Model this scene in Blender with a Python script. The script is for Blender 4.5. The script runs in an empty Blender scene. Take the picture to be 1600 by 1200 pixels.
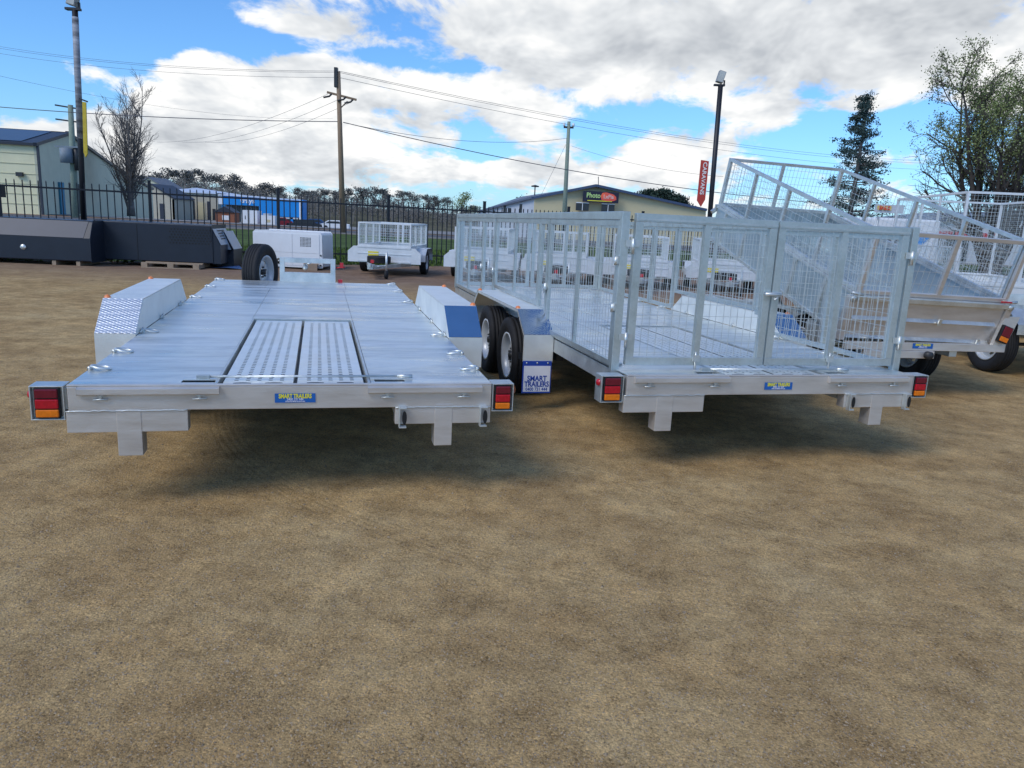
import bpy, math, random
import numpy as np
from mathutils import Vector, Matrix
random.seed(7); rng = np.random.default_rng(7)
S = bpy.context.scene; COL = S.collection
# ------------------------------------------------------------------ camera
F_PX, PITCH, ROLL, CH = 1188.4, .2133, .0505, 1.466
cf = Vector((0, math.cos(PITCH), -math.sin(PITCH))); cu = Vector((0, math.sin(PITCH), math.cos(PITCH))); cr = Vector((1, 0, 0))
r2 = cr*math.cos(ROLL) + cu*math.sin(ROLL); u2 = -cr*math.sin(ROLL) + cu*math.cos(ROLL)
cam = bpy.data.cameras.new('camera'); co = bpy.data.objects.new('camera', cam); COL.objects.link(co)
m = Matrix.Identity(4)
for i in range(3): m[i][0] = r2[i]; m[i][1] = u2[i]; m[i][2] = -cf[i]
m[2][3] = CH
co.matrix_world = m
cam.sensor_fit = 'HORIZONTAL'; cam.sensor_width = 36; cam.lens = F_PX/1600*36; cam.clip_start = .05; cam.clip_end = 3000
S.camera = co
def ray(px, py): return cf + r2*((px-800)/F_PX) - u2*((py-600)/F_PX)
def at(px, py, Y): d = ray(px, py); return Vector((0, 0, CH)) + d*(Y/d.y)
def gnd(px, py, z=0.): d = ray(px, py); return Vector((0, 0, CH)) + d*((z-CH)/d.z)
# ------------------------------------------------------------------ exposure
S.view_settings.view_transform = 'Standard'; S.view_settings.look = 'None'; S.view_settings.gamma = 1; S.view_settings.exposure = 0.12
S.view_settings.use_curve_mapping = False
S.cycles.max_bounces = 6; S.cycles.diffuse_bounces = 3; S.cycles.glossy_bounces = 4; S.cycles.use_denoising = True
# ------------------------------------------------------------------ sun
SUN = Vector((-.50, -.52, .72)).normalized()
sl = bpy.data.lights.new('sun', 'SUN'); sl.energy = 1.7; sl.angle = math.radians(26); sl.color = (1, .95, .87)
so = bpy.data.objects.new('sun', sl); COL.objects.link(so); so.rotation_euler = (-SUN).to_track_quat('-Z', 'Y').to_euler(); so.location = (0, 0, 30)
# ------------------------------------------------------------------ sky
W = bpy.data.worlds.new('World'); S.world = W; W.use_nodes = True
nt = W.node_tree; nt.nodes.clear(); N = nt.nodes; LK = nt.links
def nn(t, **k):
    n = N.new(t)
    for a, b in k.items(): setattr(n, a, b)
    return n
def mth(op, a, b=None, c=None, clamp=False):
    n = N.new('ShaderNodeMath'); n.operation = op; n.use_clamp = clamp
    for i, v in enumerate((a, b, c)):
        if v is None: continue
        if isinstance(v, (int, float)): n.inputs[i].default_value = v
        else: LK.new(v, n.inputs[i])
    return n.outputs[0]
sky = nn('ShaderNodeTexSky', sky_type='NISHITA'); sky.sun_disc = False
sky.sun_elevation = math.asin(SUN.z); sky.sun_rotation = math.atan2(SUN.x, SUN.y); sky.air_density = 1.0; sky.dust_density = .3; sky.ozone_density = 2.5
tc = nn('ShaderNodeTexCoord'); sep = nn('ShaderNodeSeparateXYZ'); LK.new(tc.outputs['Generated'], sep.inputs[0])
X, Y_, Z = sep.outputs
az = mth('ARCTAN2', X, Y_); el = mth('ARCSINE', Z)
def layer(dz, det=9):
    zz = mth('ADD', mth('MAXIMUM', mth('ADD', Z, dz), 0.0), .30)
    u = mth('DIVIDE', X, zz); v = mth('DIVIDE', Y_, zz)
    c = nn('ShaderNodeCombineXYZ'); LK.new(u, c.inputs[0]); LK.new(mth('MULTIPLY', v, .8), c.inputs[1]); c.inputs[2].default_value = 3.7
    n = nn('ShaderNodeTexNoise'); n.inputs['Scale'].default_value = 4.4; n.inputs['Detail'].default_value = det; n.inputs['Roughness'].default_value = .60; n.inputs['Distortion'].default_value = .25
    LK.new(c.outputs[0], n.inputs['Vector']); return n.outputs['Fac']
n1 = layer(0.0); n2 = layer(-.006, 4); n3 = layer(.034, 4)
def azel(px, py):
    d = ray(px, py).normalized(); return math.atan2(d.x, d.y), math.asin(d.z)
def blobs(lst):
    tot = None; tops = None
    for px, py, sx, sy, w in lst:
        a, e = azel(px, py)
        q = mth('ADD', mth('POWER', mth('ABSOLUTE', mth('MULTIPLY', mth('SUBTRACT', az, a), F_PX/sx)), 2.0), mth('POWER', mth('ABSOLUTE', mth('MULTIPLY', mth('SUBTRACT', el, e), F_PX/sy)), 2.0))
        g = mth('MULTIPLY', mth('EXPONENT', mth('MULTIPLY', q, -1.0)), w)
        tot = g if tot is None else mth('ADD', tot, g)
    return tot
CL = [(1480,25,170,50,.22),(470,165,130,60,.16),(330,110,110,45,.12),(620,190,130,30,.12),(330,235,300,30,.12),(820,290,300,24,.16),(330,150,150,75,.30),(230,230,190,40,.2),(540,135,120,45,.28),(830,185,60,30,.3),(900,60,330,75,.34),(1300,60,300,75,.34),(500,45,90,26,.22),
      (1060,228,110,26,.44),(1210,178,66,26,.44),(330,265,330,30,.24),(900,268,250,22,.34),(60,205,80,28,.2),(1500,250,110,50,.12),(1360,165,60,14,.14),(350,12,40,18,.18),(1560,110,90,40,.18),(60,92,40,14,.16),(150,112,28,14,.18),
      (620,225,140,25,.16),
      (70,40,150,80,-.34),(250,30,150,48,-.36),(60,145,110,30,-.22),(440,68,90,15,-.30),(590,88,80,12,-.16),(720,115,50,16,-.2),(930,190,60,28,-.3),(1080,175,40,22,-.2),(1310,205,90,28,-.32),(1420,200,60,26,-.25),(760,240,80,16,-.16),(640,240,60,14,-.12),(1320,150,50,10,-.15),(520,10,60,14,-.14),(1490,180,60,16,-.15)]
cov = blobs(CL)
d0 = mth('ADD', mth('MULTIPLY', mth('SUBTRACT', n1, .53), 1.5), cov)
mr = nn('ShaderNodeMapRange', interpolation_type='SMOOTHSTEP'); LK.new(d0, mr.inputs[0]); mr.inputs[1].default_value = .0; mr.inputs[2].default_value = .20; dens = mr.outputs[0]
emb = mth('MULTIPLY', mth('SUBTRACT', n2, n3), 2.1)
gray = blobs([(950,60,380,70,.32),(1350,70,300,70,.38),(330,205,170,28,.30),(600,170,90,16,.25),(1060,262,120,12,.2),(350,262,300,12,.16)])
thick = mth('MULTIPLY', mth('MAXIMUM', mth('SUBTRACT', d0, .22), 0.0), .22)
lum = mth('SUBTRACT', mth('ADD', .86, emb), mth('ADD', mth('MULTIPLY', gray, .85), thick))
lr = nn('ShaderNodeValToRGB'); LK.new(lum, lr.inputs[0])
CE = lr.color_ramp; CE.elements[0].position = .1; CE.elements[0].color = (.46, .49, .53, 1); CE.elements[1].position = 1.0; CE.elements[1].color = (.92, .92, .91, 1)
e_ = CE.elements.new(.62); e_.color = (.70, .725, .75, 1)
cs = nn('ShaderNodeVectorMath', operation='SCALE'); LK.new(lr.outputs[0], cs.inputs[0]); cs.inputs['Scale'].default_value = 10.5
sk = nn('ShaderNodeVectorMath', operation='SCALE'); LK.new(sky.outputs[0], sk.inputs[0]); sk.inputs['Scale'].default_value = 1.0
skt = nn('ShaderNodeVectorMath', operation='MULTIPLY'); LK.new(sk.outputs[0], skt.inputs[0]); skt.inputs[1].default_value = (.72, 1.19, 1.70)
# low haze whitening close to the horizon
hz = mth('MULTIPLY', mth('EXPONENT', mth('MULTIPLY', mth('ABSOLUTE', el), -14.0)), .35)
mx0 = nn('ShaderNodeMix', data_type='RGBA'); LK.new(hz, mx0.inputs[0]); LK.new(skt.outputs[0], mx0.inputs[6]); mx0.inputs[7].default_value = (3.8, 5.8, 8.8, 1)
mx = nn('ShaderNodeMix', data_type='RGBA'); LK.new(dens, mx.inputs[0]); LK.new(mx0.outputs[2], mx.inputs[6]); LK.new(cs.outputs[0], mx.inputs[7])
bg = nn('ShaderNodeBackground'); bg.inputs[1].default_value = .10; LK.new(mx.outputs[2], bg.inputs[0])
wo = nn('ShaderNodeOutputWorld'); LK.new(bg.outputs[0], wo.inputs[0])
try: W.cycles.sampling_method = 'MANUAL'; W.cycles.sample_map_resolution = 1024
except Exception: pass
# ------------------------------------------------------------------ materials
def mat(name, col, rough=.6, metal=0., var=.12, scale=3., bump=0., bscale=40., stretch=(1, 1, 1), spangle=False, spec=.5, rvar=0., col2=None, dirt=0., dcol=(.25, .21, .16), dscale=2.3):
    mm = bpy.data.materials.new(name); mm.use_nodes = True; t = mm.node_tree; b = t.nodes['Principled BSDF']
    b.inputs['Roughness'].default_value = rough; b.inputs['Metallic'].default_value = metal
    b.inputs['Specular IOR Level'].default_value = spec
    c = t.nodes.new('ShaderNodeTexCoord'); mp = t.nodes.new('ShaderNodeMapping'); mp.inputs['Scale'].default_value = stretch
    t.links.new(c.outputs['Object'], mp.inputs[0])
    no = t.nodes.new('ShaderNodeTexNoise'); no.inputs['Scale'].default_value = scale; no.inputs['Detail'].default_value = 6; no.inputs['Roughness'].default_value = .6
    t.links.new(mp.outputs[0], no.inputs['Vector'])
    cr_ = t.nodes.new('ShaderNodeValToRGB'); t.links.new(no.outputs['Fac'], cr_.inputs[0])
    a = [max(0, x*(1-var)) for x in col]; bb = [min(1, x*(1+var)) for x in (col2 or col)]
    cr_.color_ramp.elements[0].position = .3; cr_.color_ramp.elements[1].position = .7
    cr_.color_ramp.elements[0].color = (*a, 1); cr_.color_ramp.elements[1].color = (*bb, 1)
    out = cr_.outputs[0]
    if spangle:
        vo = t.nodes.new('ShaderNodeTexVoronoi'); vo.inputs['Scale'].default_value = 70; t.links.new(c.outputs['Object'], vo.inputs['Vector'])
        mxx = t.nodes.new('ShaderNodeMix'); mxx.data_type = 'RGBA'; mxx.blend_type = 'OVERLAY'; mxx.inputs[0].default_value = .09
        t.links.new(out, mxx.inputs[6]); t.links.new(vo.outputs['Color'], mxx.inputs[7])
        bw = t.nodes.new('ShaderNodeRGBToBW'); t.links.new(vo.outputs['Color'], bw.inputs[0])
        cc = t.nodes.new('ShaderNodeCombineColor'); [t.links.new(bw.outputs[0], cc.inputs[i]) for i in range(3)]
        t.links.new(cc.outputs[0], mxx.inputs[7]); out = mxx.outputs[2]
    if dirt > 0:
        n3 = t.nodes.new('ShaderNodeTexNoise'); n3.inputs['Scale'].default_value = dscale; n3.inputs['Detail'].default_value = 10; n3.inputs['Roughness'].default_value = .75; n3.inputs['Distortion'].default_value = 1.2
        t.links.new(mp.outputs[0], n3.inputs['Vector'])
        r3 = t.nodes.new('ShaderNodeMapRange'); r3.inputs[1].default_value = .46; r3.inputs[2].default_value = .66; r3.inputs[3].default_value = 0; r3.inputs[4].default_value = dirt
        t.links.new(n3.outputs['Fac'], r3.inputs[0])
        mxx = t.nodes.new('ShaderNodeMix'); mxx.data_type = 'RGBA'; t.links.new(r3.outputs[0], mxx.inputs[0]); t.links.new(out, mxx.inputs[6]); mxx.inputs[7].default_value = (*dcol, 1); out = mxx.outputs[2]
    t.links.new(out, b.inputs['Base Color'])
    if rvar > 0:
        rr = t.nodes.new('ShaderNodeMapRange'); rr.inputs[1].default_value = .3; rr.inputs[2].default_value = .7; rr.inputs[3].default_value = max(.02, rough-rvar); rr.inputs[4].default_value = min(1, rough+rvar)
        t.links.new(no.outputs['Fac'], rr.inputs[0]); t.links.new(rr.outputs[0], b.inputs['Roughness'])
    if bump > 0:
        nb = t.nodes.new('ShaderNodeTexNoise'); nb.inputs['Scale'].default_value = bscale; nb.inputs['Detail'].default_value = 5; t.links.new(mp.outputs[0], nb.inputs['Vector'])
        bm = t.nodes.new('ShaderNodeBump'); bm.inputs['Strength'].default_value = bump; bm.inputs['Distance'].default_value = .01
        t.links.new(nb.outputs['Fac'], bm.inputs['Height']); t.links.new(bm.outputs[0], b.inputs['Normal'])
    return mm
GALV = mat('galvanised_steel', (.66, .68, .66), .42, .78, .14, 7, .12, 60, spangle=True, rvar=.1)
GALVW = mat('galvanised_wire', (.74, .76, .74), .38, .7, .1, 8)
DECK = mat('aluminium_deck', (.90, .90, .83), .38, .86, .14, 2.4, .22, 9, stretch=(.55, 3.2, 1), rvar=.17, dirt=.75, dcol=(.46, .48, .48), dscale=1.6)
DECKP = mat('aluminium_ramp', (.90, .91, .87), .38, .75, .10, 5, .06, 30, rvar=.08)
BEAM = mat('brushed_aluminium', (.68, .635, .59), .40, .62, .10, 3.0, .10, 25, stretch=(1.2, 1, 6), rvar=.08, dirt=.10)
GUARD = mat('guard_aluminium', (.82, .83, .79), .46, .5, .08, 5, .08, 45, rvar=.08)
CAGEM = mat('cage_steel', (.60, .64, .62), .40, .80, .10, 6, .06, 60, spangle=True, rvar=.06)
WHITEG = mat('pale_galvanised', (.72, .74, .75), .45, .25, .07, 6, .05, 30, dirt=.08)
TYRE = mat('tyre_rubber', (.022, .022, .024), .75, 0, .2, 20, .2, 60, spec=.35)
RIM = mat('rim_paint', (.62, .65, .68), .35, .2, .06, 6)
BLACK = mat('black_plastic', (.008, .008, .009), .5, 0, .2, 10)
DARKM = mat('dark_steel', (.035, .037, .04), .5, .2, .2, 8)
CHARC = mat('charcoal_powdercoat', (.017, .023, .036), .42, .1, .1, 4, .05, 60, spec=.5)
WHITEP = mat('white_powdercoat', (.80, .81, .82), .38, 0, .03, 4, dirt=.04)
REDL = mat('red_lens', (.50, .008, .02), .18, 0, .15, 60); REDD = mat('dark_red_lens', (.16, .008, .02), .18, 0, .15, 60); AMB = mat('amber_lens', (.85, .20, .01), .2, 0, .15, 60)
ORNG = mat('orange_reflector', (.85, .25, .08), .3, 0, .1, 30)
BLUEP = mat('blue_print', (.01, .06, .38), .4, 0, .03, 10); SBLUE = mat('sticker_blue', (.01, .12, .42), .4, 0, .04, 10); YEL = mat('yellow_print', (.85, .75, .05), .45, 0, .03, 10)
FLAPW = mat('flap_white', (.80, .80, .86), .45, 0, .03, 10)
TIMB = mat('timber', (.28, .19, .12), .85, 0, .2, 6, .3, 30, stretch=(6, 6, .6)); PALM = mat('pallet_timber', (.38, .28, .19), .85, 0, .2, 8, .3, 40)
POLEG = mat('green_treated_pole', (.23, .28, .22), .85, 0, .15, 6, .2, 20)
FENCEM = mat('black_fence_paint', (.012, .013, .018), .5, 0, .1, 8)
RED = mat('red_paint', (.5, .02, .03), .4)
ins = mat('insulator_wire', (.09, .09, .11), .6)
BARK = mat('bark', (.15, .13, .115), .9, 0, .3, 3, .4, 12)
GBARK = mat('gum_bark', (.22, .20, .18), .9, 0, .3, 1, 0)
def leafmat(name, c1, c2):
    mm = mat(name, c1, .75, 0, .3, .5, col2=c2, spec=.2); b = mm.node_tree.nodes['Principled BSDF']; return mm
WBARK = mat('willow_bark', (.07, .058, .05), .9, 0, .3, 3, .4, 12)
LG = leafmat('hazed_gum_leaves', (.12, .125, .115), (.20, .19, .17)); LP = leafmat('pine_needles', (.018, .034, .026), (.04, .065, .045)); LW = leafmat('willow_leaves', (.13, .17, .06), (.25, .29, .11)); LB = leafmat('conifer_leaves', (.03, .055, .052), (.06, .095, .085))  # gum leaves: grey-green, paled further in place of distance haze
# tread plate: diamond relief in the bump channel
def tread_mat():
    mm = mat('tread_plate', (.70, .73, .77), .17, 1.0, .05, 6, 0); t = mm.node_tree; b = t.nodes['Principled BSDF']
    c = t.nodes.new('ShaderNodeTexCoord'); hs = []
    for ang, off in ((.785, 0), (-.785, .5)):
        mp = t.nodes.new('ShaderNodeMapping'); mp.inputs['Rotation'].default_value = (0, 0, ang); mp.inputs['Scale'].default_value = (36, 90, 36); t.links.new(c.outputs['Object'], mp.inputs[0])
        vo = t.nodes.new('ShaderNodeTexVoronoi'); vo.inputs['Scale'].default_value = 1; vo.inputs['Randomness'].default_value = .05; t.links.new(mp.outputs[0], vo.inputs['Vector'])
        hs.append(vo.outputs['Distance'])
    mn = t.nodes.new('ShaderNodeMath'); mn.operation = 'MINIMUM'; t.links.new(hs[0], mn.inputs[0]); t.links.new(hs[1], mn.inputs[1])
    bm = t.nodes.new('ShaderNodeBump'); bm.invert = True; bm.inputs['Strength'].default_value = .28; bm.inputs['Distance'].default_value = .003; t.links.new(mn.outputs[0], bm.inputs['Height']); t.links.new(bm.outputs[0], b.inputs['Normal'])
    return mm
TREAD = tread_mat(); TREADW = tread_mat(); TREADW.name = 'pale_tread_plate'; TREADW.node_tree.nodes['Principled BSDF'].inputs['Roughness'].default_value = .42; TREADW.node_tree.nodes['Principled BSDF'].inputs['Metallic'].default_value = .75
for n_ in TREADW.node_tree.nodes:
    if n_.bl_idname == 'ShaderNodeBump': n_.inputs['Strength'].default_value = .9; n_.inputs['Distance'].default_value = .006
# ------------------------------------------------------------------ geometry helpers
def V(*a): return Vector(a)
class G:
    def __init__(s, off=(0, 0, 0), M=None): s.v = []; s.f = []; s.off = Vector(off); s.M = M; s.sm = []
    def add(s, vs, fs, smooth=False):
        b = len(s.v)
        for p in vs:
            p = Vector(p)
            if s.M is not None: p = s.M @ p
            s.v.append(tuple(p + s.off))
        for f in fs: s.f.append(tuple(b+i for i in f)); s.sm.append(smooth)
        return s
    def box(s, x0, x1, y0, y1, z0, z1):
        return s.add([(x0,y0,z0),(x1,y0,z0),(x1,y1,z0),(x0,y1,z0),(x0,y0,z1),(x1,y0,z1),(x1,y1,z1),(x0,y1,z1)], [(0,3,2,1),(4,5,6,7),(0,1,5,4),(1,2,6,5),(2,3,7,6),(3,0,4,7)])
    def bar(s, p, q, w=.05, h=None, up=(0, 0, 1)):
        h = h or w; p = Vector(p); q = Vector(q); d = (q-p).normalized(); up = Vector(up)
        if abs(d.dot(up)) > .97: up = Vector((0, 1, 0)) if abs(d.y) < .9 else Vector((1, 0, 0))
        a = d.cross(up).normalized(); b = a.cross(d).normalized(); a *= w/2; b *= h/2
        vs = [p-a-b, p+a-b, p+a+b, p-a+b, q-a-b, q+a-b, q+a+b, q-a+b]
        return s.add(vs, [(0,1,2,3),(7,6,5,4),(0,4,5,1),(1,5,6,2),(2,6,7,3),(3,7,4,0)])
    def tube(s, pts, r, n=8, closed=False, r2=None):
        pts = [Vector(p) for p in pts]; k = len(pts); vs = []; fs = []
        for i, p in enumerate(pts):
            if closed: d = pts[(i+1) % k]-pts[i-1]
            else: d = pts[min(i+1, k-1)]-pts[max(i-1, 0)]
            d.normalize(); up = Vector((0, 0, 1)) if abs(d.z) < .9 else Vector((1, 0, 0))
            a = d.cross(up).normalized(); b = a.cross(d)
            rr = r if r2 is None else r+(r2-r)*i/(k-1)
            for j in range(n): t = 2*math.pi*j/n; vs.append(p+a*math.cos(t)*rr+b*math.sin(t)*rr)
        for i in range(k if closed else k-1):
            for j in range(n):
                i2 = (i+1) % k; j2 = (j+1) % n; fs.append((i*n+j, i*n+j2, i2*n+j2, i2*n+j))
        if not closed: fs.append(tuple(range(n))[::-1]); fs.append(tuple((k-1)*n+j for j in range(n)))
        return s.add(vs, fs, n > 5)
    def prism(s, poly, ax, a, b):
        def P(u, v, w): return {0: (w, u, v), 1: (u, w, v), 2: (u, v, w)}[ax]
        n = len(poly); vs = [P(u, v, a) for u, v in poly]+[P(u, v, b) for u, v in poly]
        return s.add(vs, [tuple(range(n)), tuple(range(n, 2*n))[::-1]]+[(i, (i+1) % n, n+(i+1) % n, n+i) for i in range(n)])
    def lathe(s, prof, c, n=40, axis=0):  # profile (radius, axial) round the x axis
        vs = []; fs = []; k = len(prof); c = Vector(c)
        for i in range(n):
            t = 2*math.pi*i/n
            for r, x in prof:
                p = (x, r*math.cos(t), r*math.sin(t)) if axis == 0 else ((r*math.cos(t), x, r*math.sin(t)) if axis == 1 else (r*math.cos(t), r*math.sin(t), x))
                vs.append(c+Vector(p))
        for i in range(n):
            for j in range(k-1): fs.append((i*k+j, ((i+1) % n)*k+j, ((i+1) % n)*k+j+1, i*k+j+1))
        return s.add(vs, fs, True)
    def plate(s, xs, ys, hole, z0, z1):  # sheet with real openings
        idx = {}; vs = []; fs = []
        def vi(i, j, t):
            if (i, j, t) not in idx: idx[(i, j, t)] = len(vs); vs.append((xs[i], ys[j], z1 if t else z0))
            return idx[(i, j, t)]
        nx, ny = len(xs)-1, len(ys)-1
        H = [[hole(i, j) if (0 <= i < nx and 0 <= j < ny) else True for j in range(-1, ny+1)] for i in range(-1, nx+1)]
        for i in range(nx):
            for j in range(ny):
                if H[i+1][j+1]: continue
                fs.append((vi(i, j, 1), vi(i+1, j, 1), vi(i+1, j+1, 1), vi(i, j+1, 1)))
                if H[i][j+1]: fs.append((vi(i, j, 0), vi(i, j, 1), vi(i, j+1, 1), vi(i, j+1, 0)))
                if H[i+2][j+1]: fs.append((vi(i+1, j, 1), vi(i+1, j, 0), vi(i+1, j+1, 0), vi(i+1, j+1, 1)))
                if H[i+1][j]: fs.append((vi(i, j, 1), vi(i, j, 0), vi(i+1, j, 0), vi(i+1, j, 1)))
                if H[i+1][j+2]: fs.append((vi(i, j+1, 0), vi(i, j+1, 1), vi(i+1, j+1, 1), vi(i+1, j+1, 0)))
        return s.add(vs, fs)
    def out(s, name, m, parent=None, bevel=0., **kw):
        me = bpy.data.meshes.new(name); me.from_pydata(s.v, [], s.f); me.update()
        if any(s.sm): me.polygons.foreach_set('use_smooth', s.sm)
        if m is not None: me.materials.append(m)
        o = bpy.data.objects.new(name, me); COL.objects.link(o)
        if parent is not None: o.parent = parent
        if bevel > 0:
            b = o.modifiers.new('bevel', 'BEVEL'); b.width = bevel; b.segments = 2; b.limit_method = 'ANGLE'; b.harden_normals = False
        for k, v_ in kw.items(): o[k] = v_
        return o
def thing(name, label, cat, loc=(0, 0, 0), rot=(0, 0, 0), group=None):
    o = bpy.data.objects.new(name, None); COL.objects.link(o); o.empty_display_size = .3
    o.location = loc; o.rotation_euler = rot; o['label'] = label; o['category'] = cat
    if group: o['group'] = group
    return o
def tag(o, label, cat, group=None):
    o['label'] = label; o['category'] = cat
    if group: o['group'] = group
    return o
def copy_tree(o, parent=None):
    c = o.copy(); COL.objects.link(c)
    if parent: c.parent = parent
    for ch in list(o.children): copy_tree(ch, c)
    return c
def inst(me_obj, parent, loc=None, M=None):
    c = me_obj.copy(); COL.objects.link(c); c.parent = parent
    if loc is not None: c.location = loc
    if M is not None: c.matrix_basis = M
    return c
def text(name, body, size, m, parent, M, bold=0., ext=.0006, sx=1.):
    cu_ = bpy.data.curves.new(name, 'FONT'); cu_.body = body; cu_.size = size; cu_.align_x = 'CENTER'; cu_.align_y = 'CENTER'; cu_.offset = bold; cu_.extrude = ext; cu_.resolution_u = 3
    t = bpy.data.objects.new(name, cu_); me = bpy.data.meshes.new_from_object(t); bpy.data.objects.remove(t)
    me.materials.clear(); me.materials.append(m); me.name = name
    o = bpy.data.objects.new(name, me); COL.objects.link(o); o.parent = parent
    o.matrix_basis = M @ Matrix.Diagonal((sx, 1, 1, 1)); return o
RX90 = Matrix.Rotation(math.pi/2, 4, 'X')   # text standing upright, facing -y
def smoothshade(o): return o
# ------------------------------------------------------------------ setting: ground
def ground_material():
    mm = bpy.data.materials.new('gravel_ground'); mm.use_nodes = True; t = mm.node_tree; b = t.nodes['Principled BSDF']; b.inputs['Roughness'].default_value = .95; b.inputs['Specular IOR Level'].default_value = .15
    c = t.nodes.new('ShaderNodeTexCoord')
    def noise(sc, det=6, ro=.6, st=(1, 1, 1), rot=0.):
        mp = t.nodes.new('ShaderNodeMapping'); mp.inputs['Scale'].default_value = st; mp.inputs['Rotation'].default_value = (0, 0, rot); t.links.new(c.outputs['Object'], mp.inputs[0])
        n = t.nodes.new('ShaderNodeTexNoise'); n.inputs['Scale'].default_value = sc; n.inputs['Detail'].default_value = det; n.inputs['Roughness'].default_value = ro; t.links.new(mp.outputs[0], n.inputs['Vector']); return n.outputs['Fac']
    def ramp(f, stops):
        r = t.nodes.new('ShaderNodeValToRGB'); t.links.new(f, r.inputs[0]); e = r.color_ramp.elements
        e[0].position, e[0].color = stops[0][0], (*stops[0][1], 1); e[1].position, e[1].color = stops[-1][0], (*stops[-1][1], 1)
        for p, q in stops[1:-1]: z = e.new(p); z.color = (*q, 1)
        return r.outputs[0]
    def mix(f, a, b_, mode='MIX'):
        x = t.nodes.new('ShaderNodeMix'); x.data_type = 'RGBA'; x.blend_type = mode
        if isinstance(f, float): x.inputs[0].default_value = f
        else: t.links.new(f, x.inputs[0])
        for i, q in ((6, a), (7, b_)):
            if isinstance(q, tuple): x.inputs[i].default_value = (*q, 1)
            else: t.links.new(q, x.inputs[i])
        return x.outputs[2]
    big = ramp(noise(.8, 10, .72, (1, 1.1, 1), .25), [(.34, (.38, .245, .112)), (.52, (.50, .342, .165)), (.72, (.60, .445, .24))])
    mid = ramp(noise(3.2, 10, .75, (1, 1, 1), .25), [(.36, (.78, .77, .76)), (.5, (.96, .96, .95)), (.64, (1.16, 1.14, 1.10))])
    c1 = mix(1.0, big, mid, 'MULTIPLY')
    pat = noise(5.0, 12, .72, (1, 1, 1), .2)
    damp = ramp(pat, [(.36, (1.12, 1.11, 1.08)), (.48, (1.03, 1.03, 1.02)), (.54, (.93, .92, .90)), (.66, (.76, .74, .72))]); c1 = mix(1.0, c1, damp, 'MULTIPLY')
    dots = ramp(noise(17, 12, .80, (1, 1, 1), .1), [(.50, (1, 1, 1)), (.58, (.84, .83, .82)), (.68, (.55, .54, .54))]); c1 = mix(1.0, c1, dots, 'MULTIPLY')
    gm = t.nodes.new('ShaderNodeMapRange'); gm.inputs[1].default_value = .42; gm.inputs[2].default_value = .58; gm.inputs[3].default_value = .5; gm.inputs[4].default_value = .9; t.links.new(pat, gm.inputs[0])
    vo = t.nodes.new('ShaderNodeTexVoronoi'); vo.inputs['Scale'].default_value = 150; t.links.new(c.outputs['Object'], vo.inputs['Vector'])
    bw = t.nodes.new('ShaderNodeRGBToBW'); t.links.new(vo.outputs['Color'], bw.inputs[0])
    gritm = gm.outputs[0]; grit = ramp(bw.outputs[0], [(.12, (.50, .48, .45)), (.35, (.94, .94, .93)), (.74, (1.06, 1.05, 1.0)), (.95, (1.5, 1.45, 1.35))]); c1 = mix(gritm, c1, grit, 'MULTIPLY')
    fine = ramp(noise(95, 4, .75), [(.3, (.60, .59, .58)), (.7, (1.38, 1.36, 1.32))]); c1 = mix(1.0, c1, fine, 'MULTIPLY')
    sp = t.nodes.new('ShaderNodeSeparateXYZ'); t.links.new(c.outputs['Object'], sp.inputs[0])
    far = t.nodes.new('ShaderNodeMapRange'); far.inputs[1].default_value = 13; far.inputs[2].default_value = 17; t.links.new(sp.outputs[1], far.inputs[0])
    redd = ramp(noise(2.2, 8, .75), [(.35, (.19, .12, .08)), (.7, (.30, .205, .14))]); c1 = mix(far.outputs[0], c1, redd)
    t.links.new(c1, b.inputs['Base Color'])
    # relief: grit and tyre tracks pressed into the surface
    def mt(op, a, b_=None):
        n = t.nodes.new('ShaderNodeMath'); n.operation = op
        for i, q in enumerate((a, b_)):
            if q is None: continue
            if isinstance(q, (int, float)): n.inputs[i].default_value = q
            else: t.links.new(q, n.inputs[i])
        return n.outputs[0]
    hgt = mt('ADD', mt('MULTIPLY', vo.outputs['Distance'], -.35), mt('ADD', mt('MULTIPLY', noise(60, 6, .7), 1.1), mt('MULTIPLY', noise(6, 6, .7), 3.2)))
    for cx, cy, R, wd, ca in ((1.6, 6.6, 3.9, .22, 0), (9.0, 13.0, 10.6, .2, 0), (9.0, 13.0, 12.1, .2, 0)):
        dx = mt('SUBTRACT', sp.outputs[0], cx); dy = mt('SUBTRACT', sp.outputs[1], cy)
        rr = mt('SQRT', mt('ADD', mt('MULTIPLY', dx, dx), mt('MULTIPLY', dy, dy))); dr = mt('SUBTRACT', rr, R)
        band = mt('EXPONENT', mt('MULTIPLY', mt('POWER', mt('ABSOLUTE', mt('DIVIDE', dr, wd/2)), 4.0), -1.0))
        hgt = mt('ADD', hgt, mt('MULTIPLY', mt('MULTIPLY', band, mt('SINE', mt('MULTIPLY', dr, 150.0))), mt('MULTIPLY', noise(1.1, 3), .30)))
    bm = t.nodes.new('ShaderNodeBump'); bm.inputs['Strength'].default_value = .7; bm.inputs['Distance'].default_value = .009; t.links.new(hgt, bm.inputs['Height']); t.links.new(bm.outputs[0], b.inputs['Normal'])
    return mm
FA, FB = Vector((-11.54, 17.2, 0)), Vector((-3.71, 21.8, 0)); fdir = (FB-FA).normalized()   # the fence line
fn = Vector((-fdir.y, fdir.x, 0))
def fpt(t, out=0.): return FA+fdir*t+fn*out
GR = G()
ys = [-6, -3, 0, 1.5, 2, 3, 4, 5, 6, 8, 10, 13, 17, 22, 30, 60]; xs = [-60, -30, -15, -8, -4, -2, 0, 2, 4, 8, 15, 30, 60]
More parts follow.
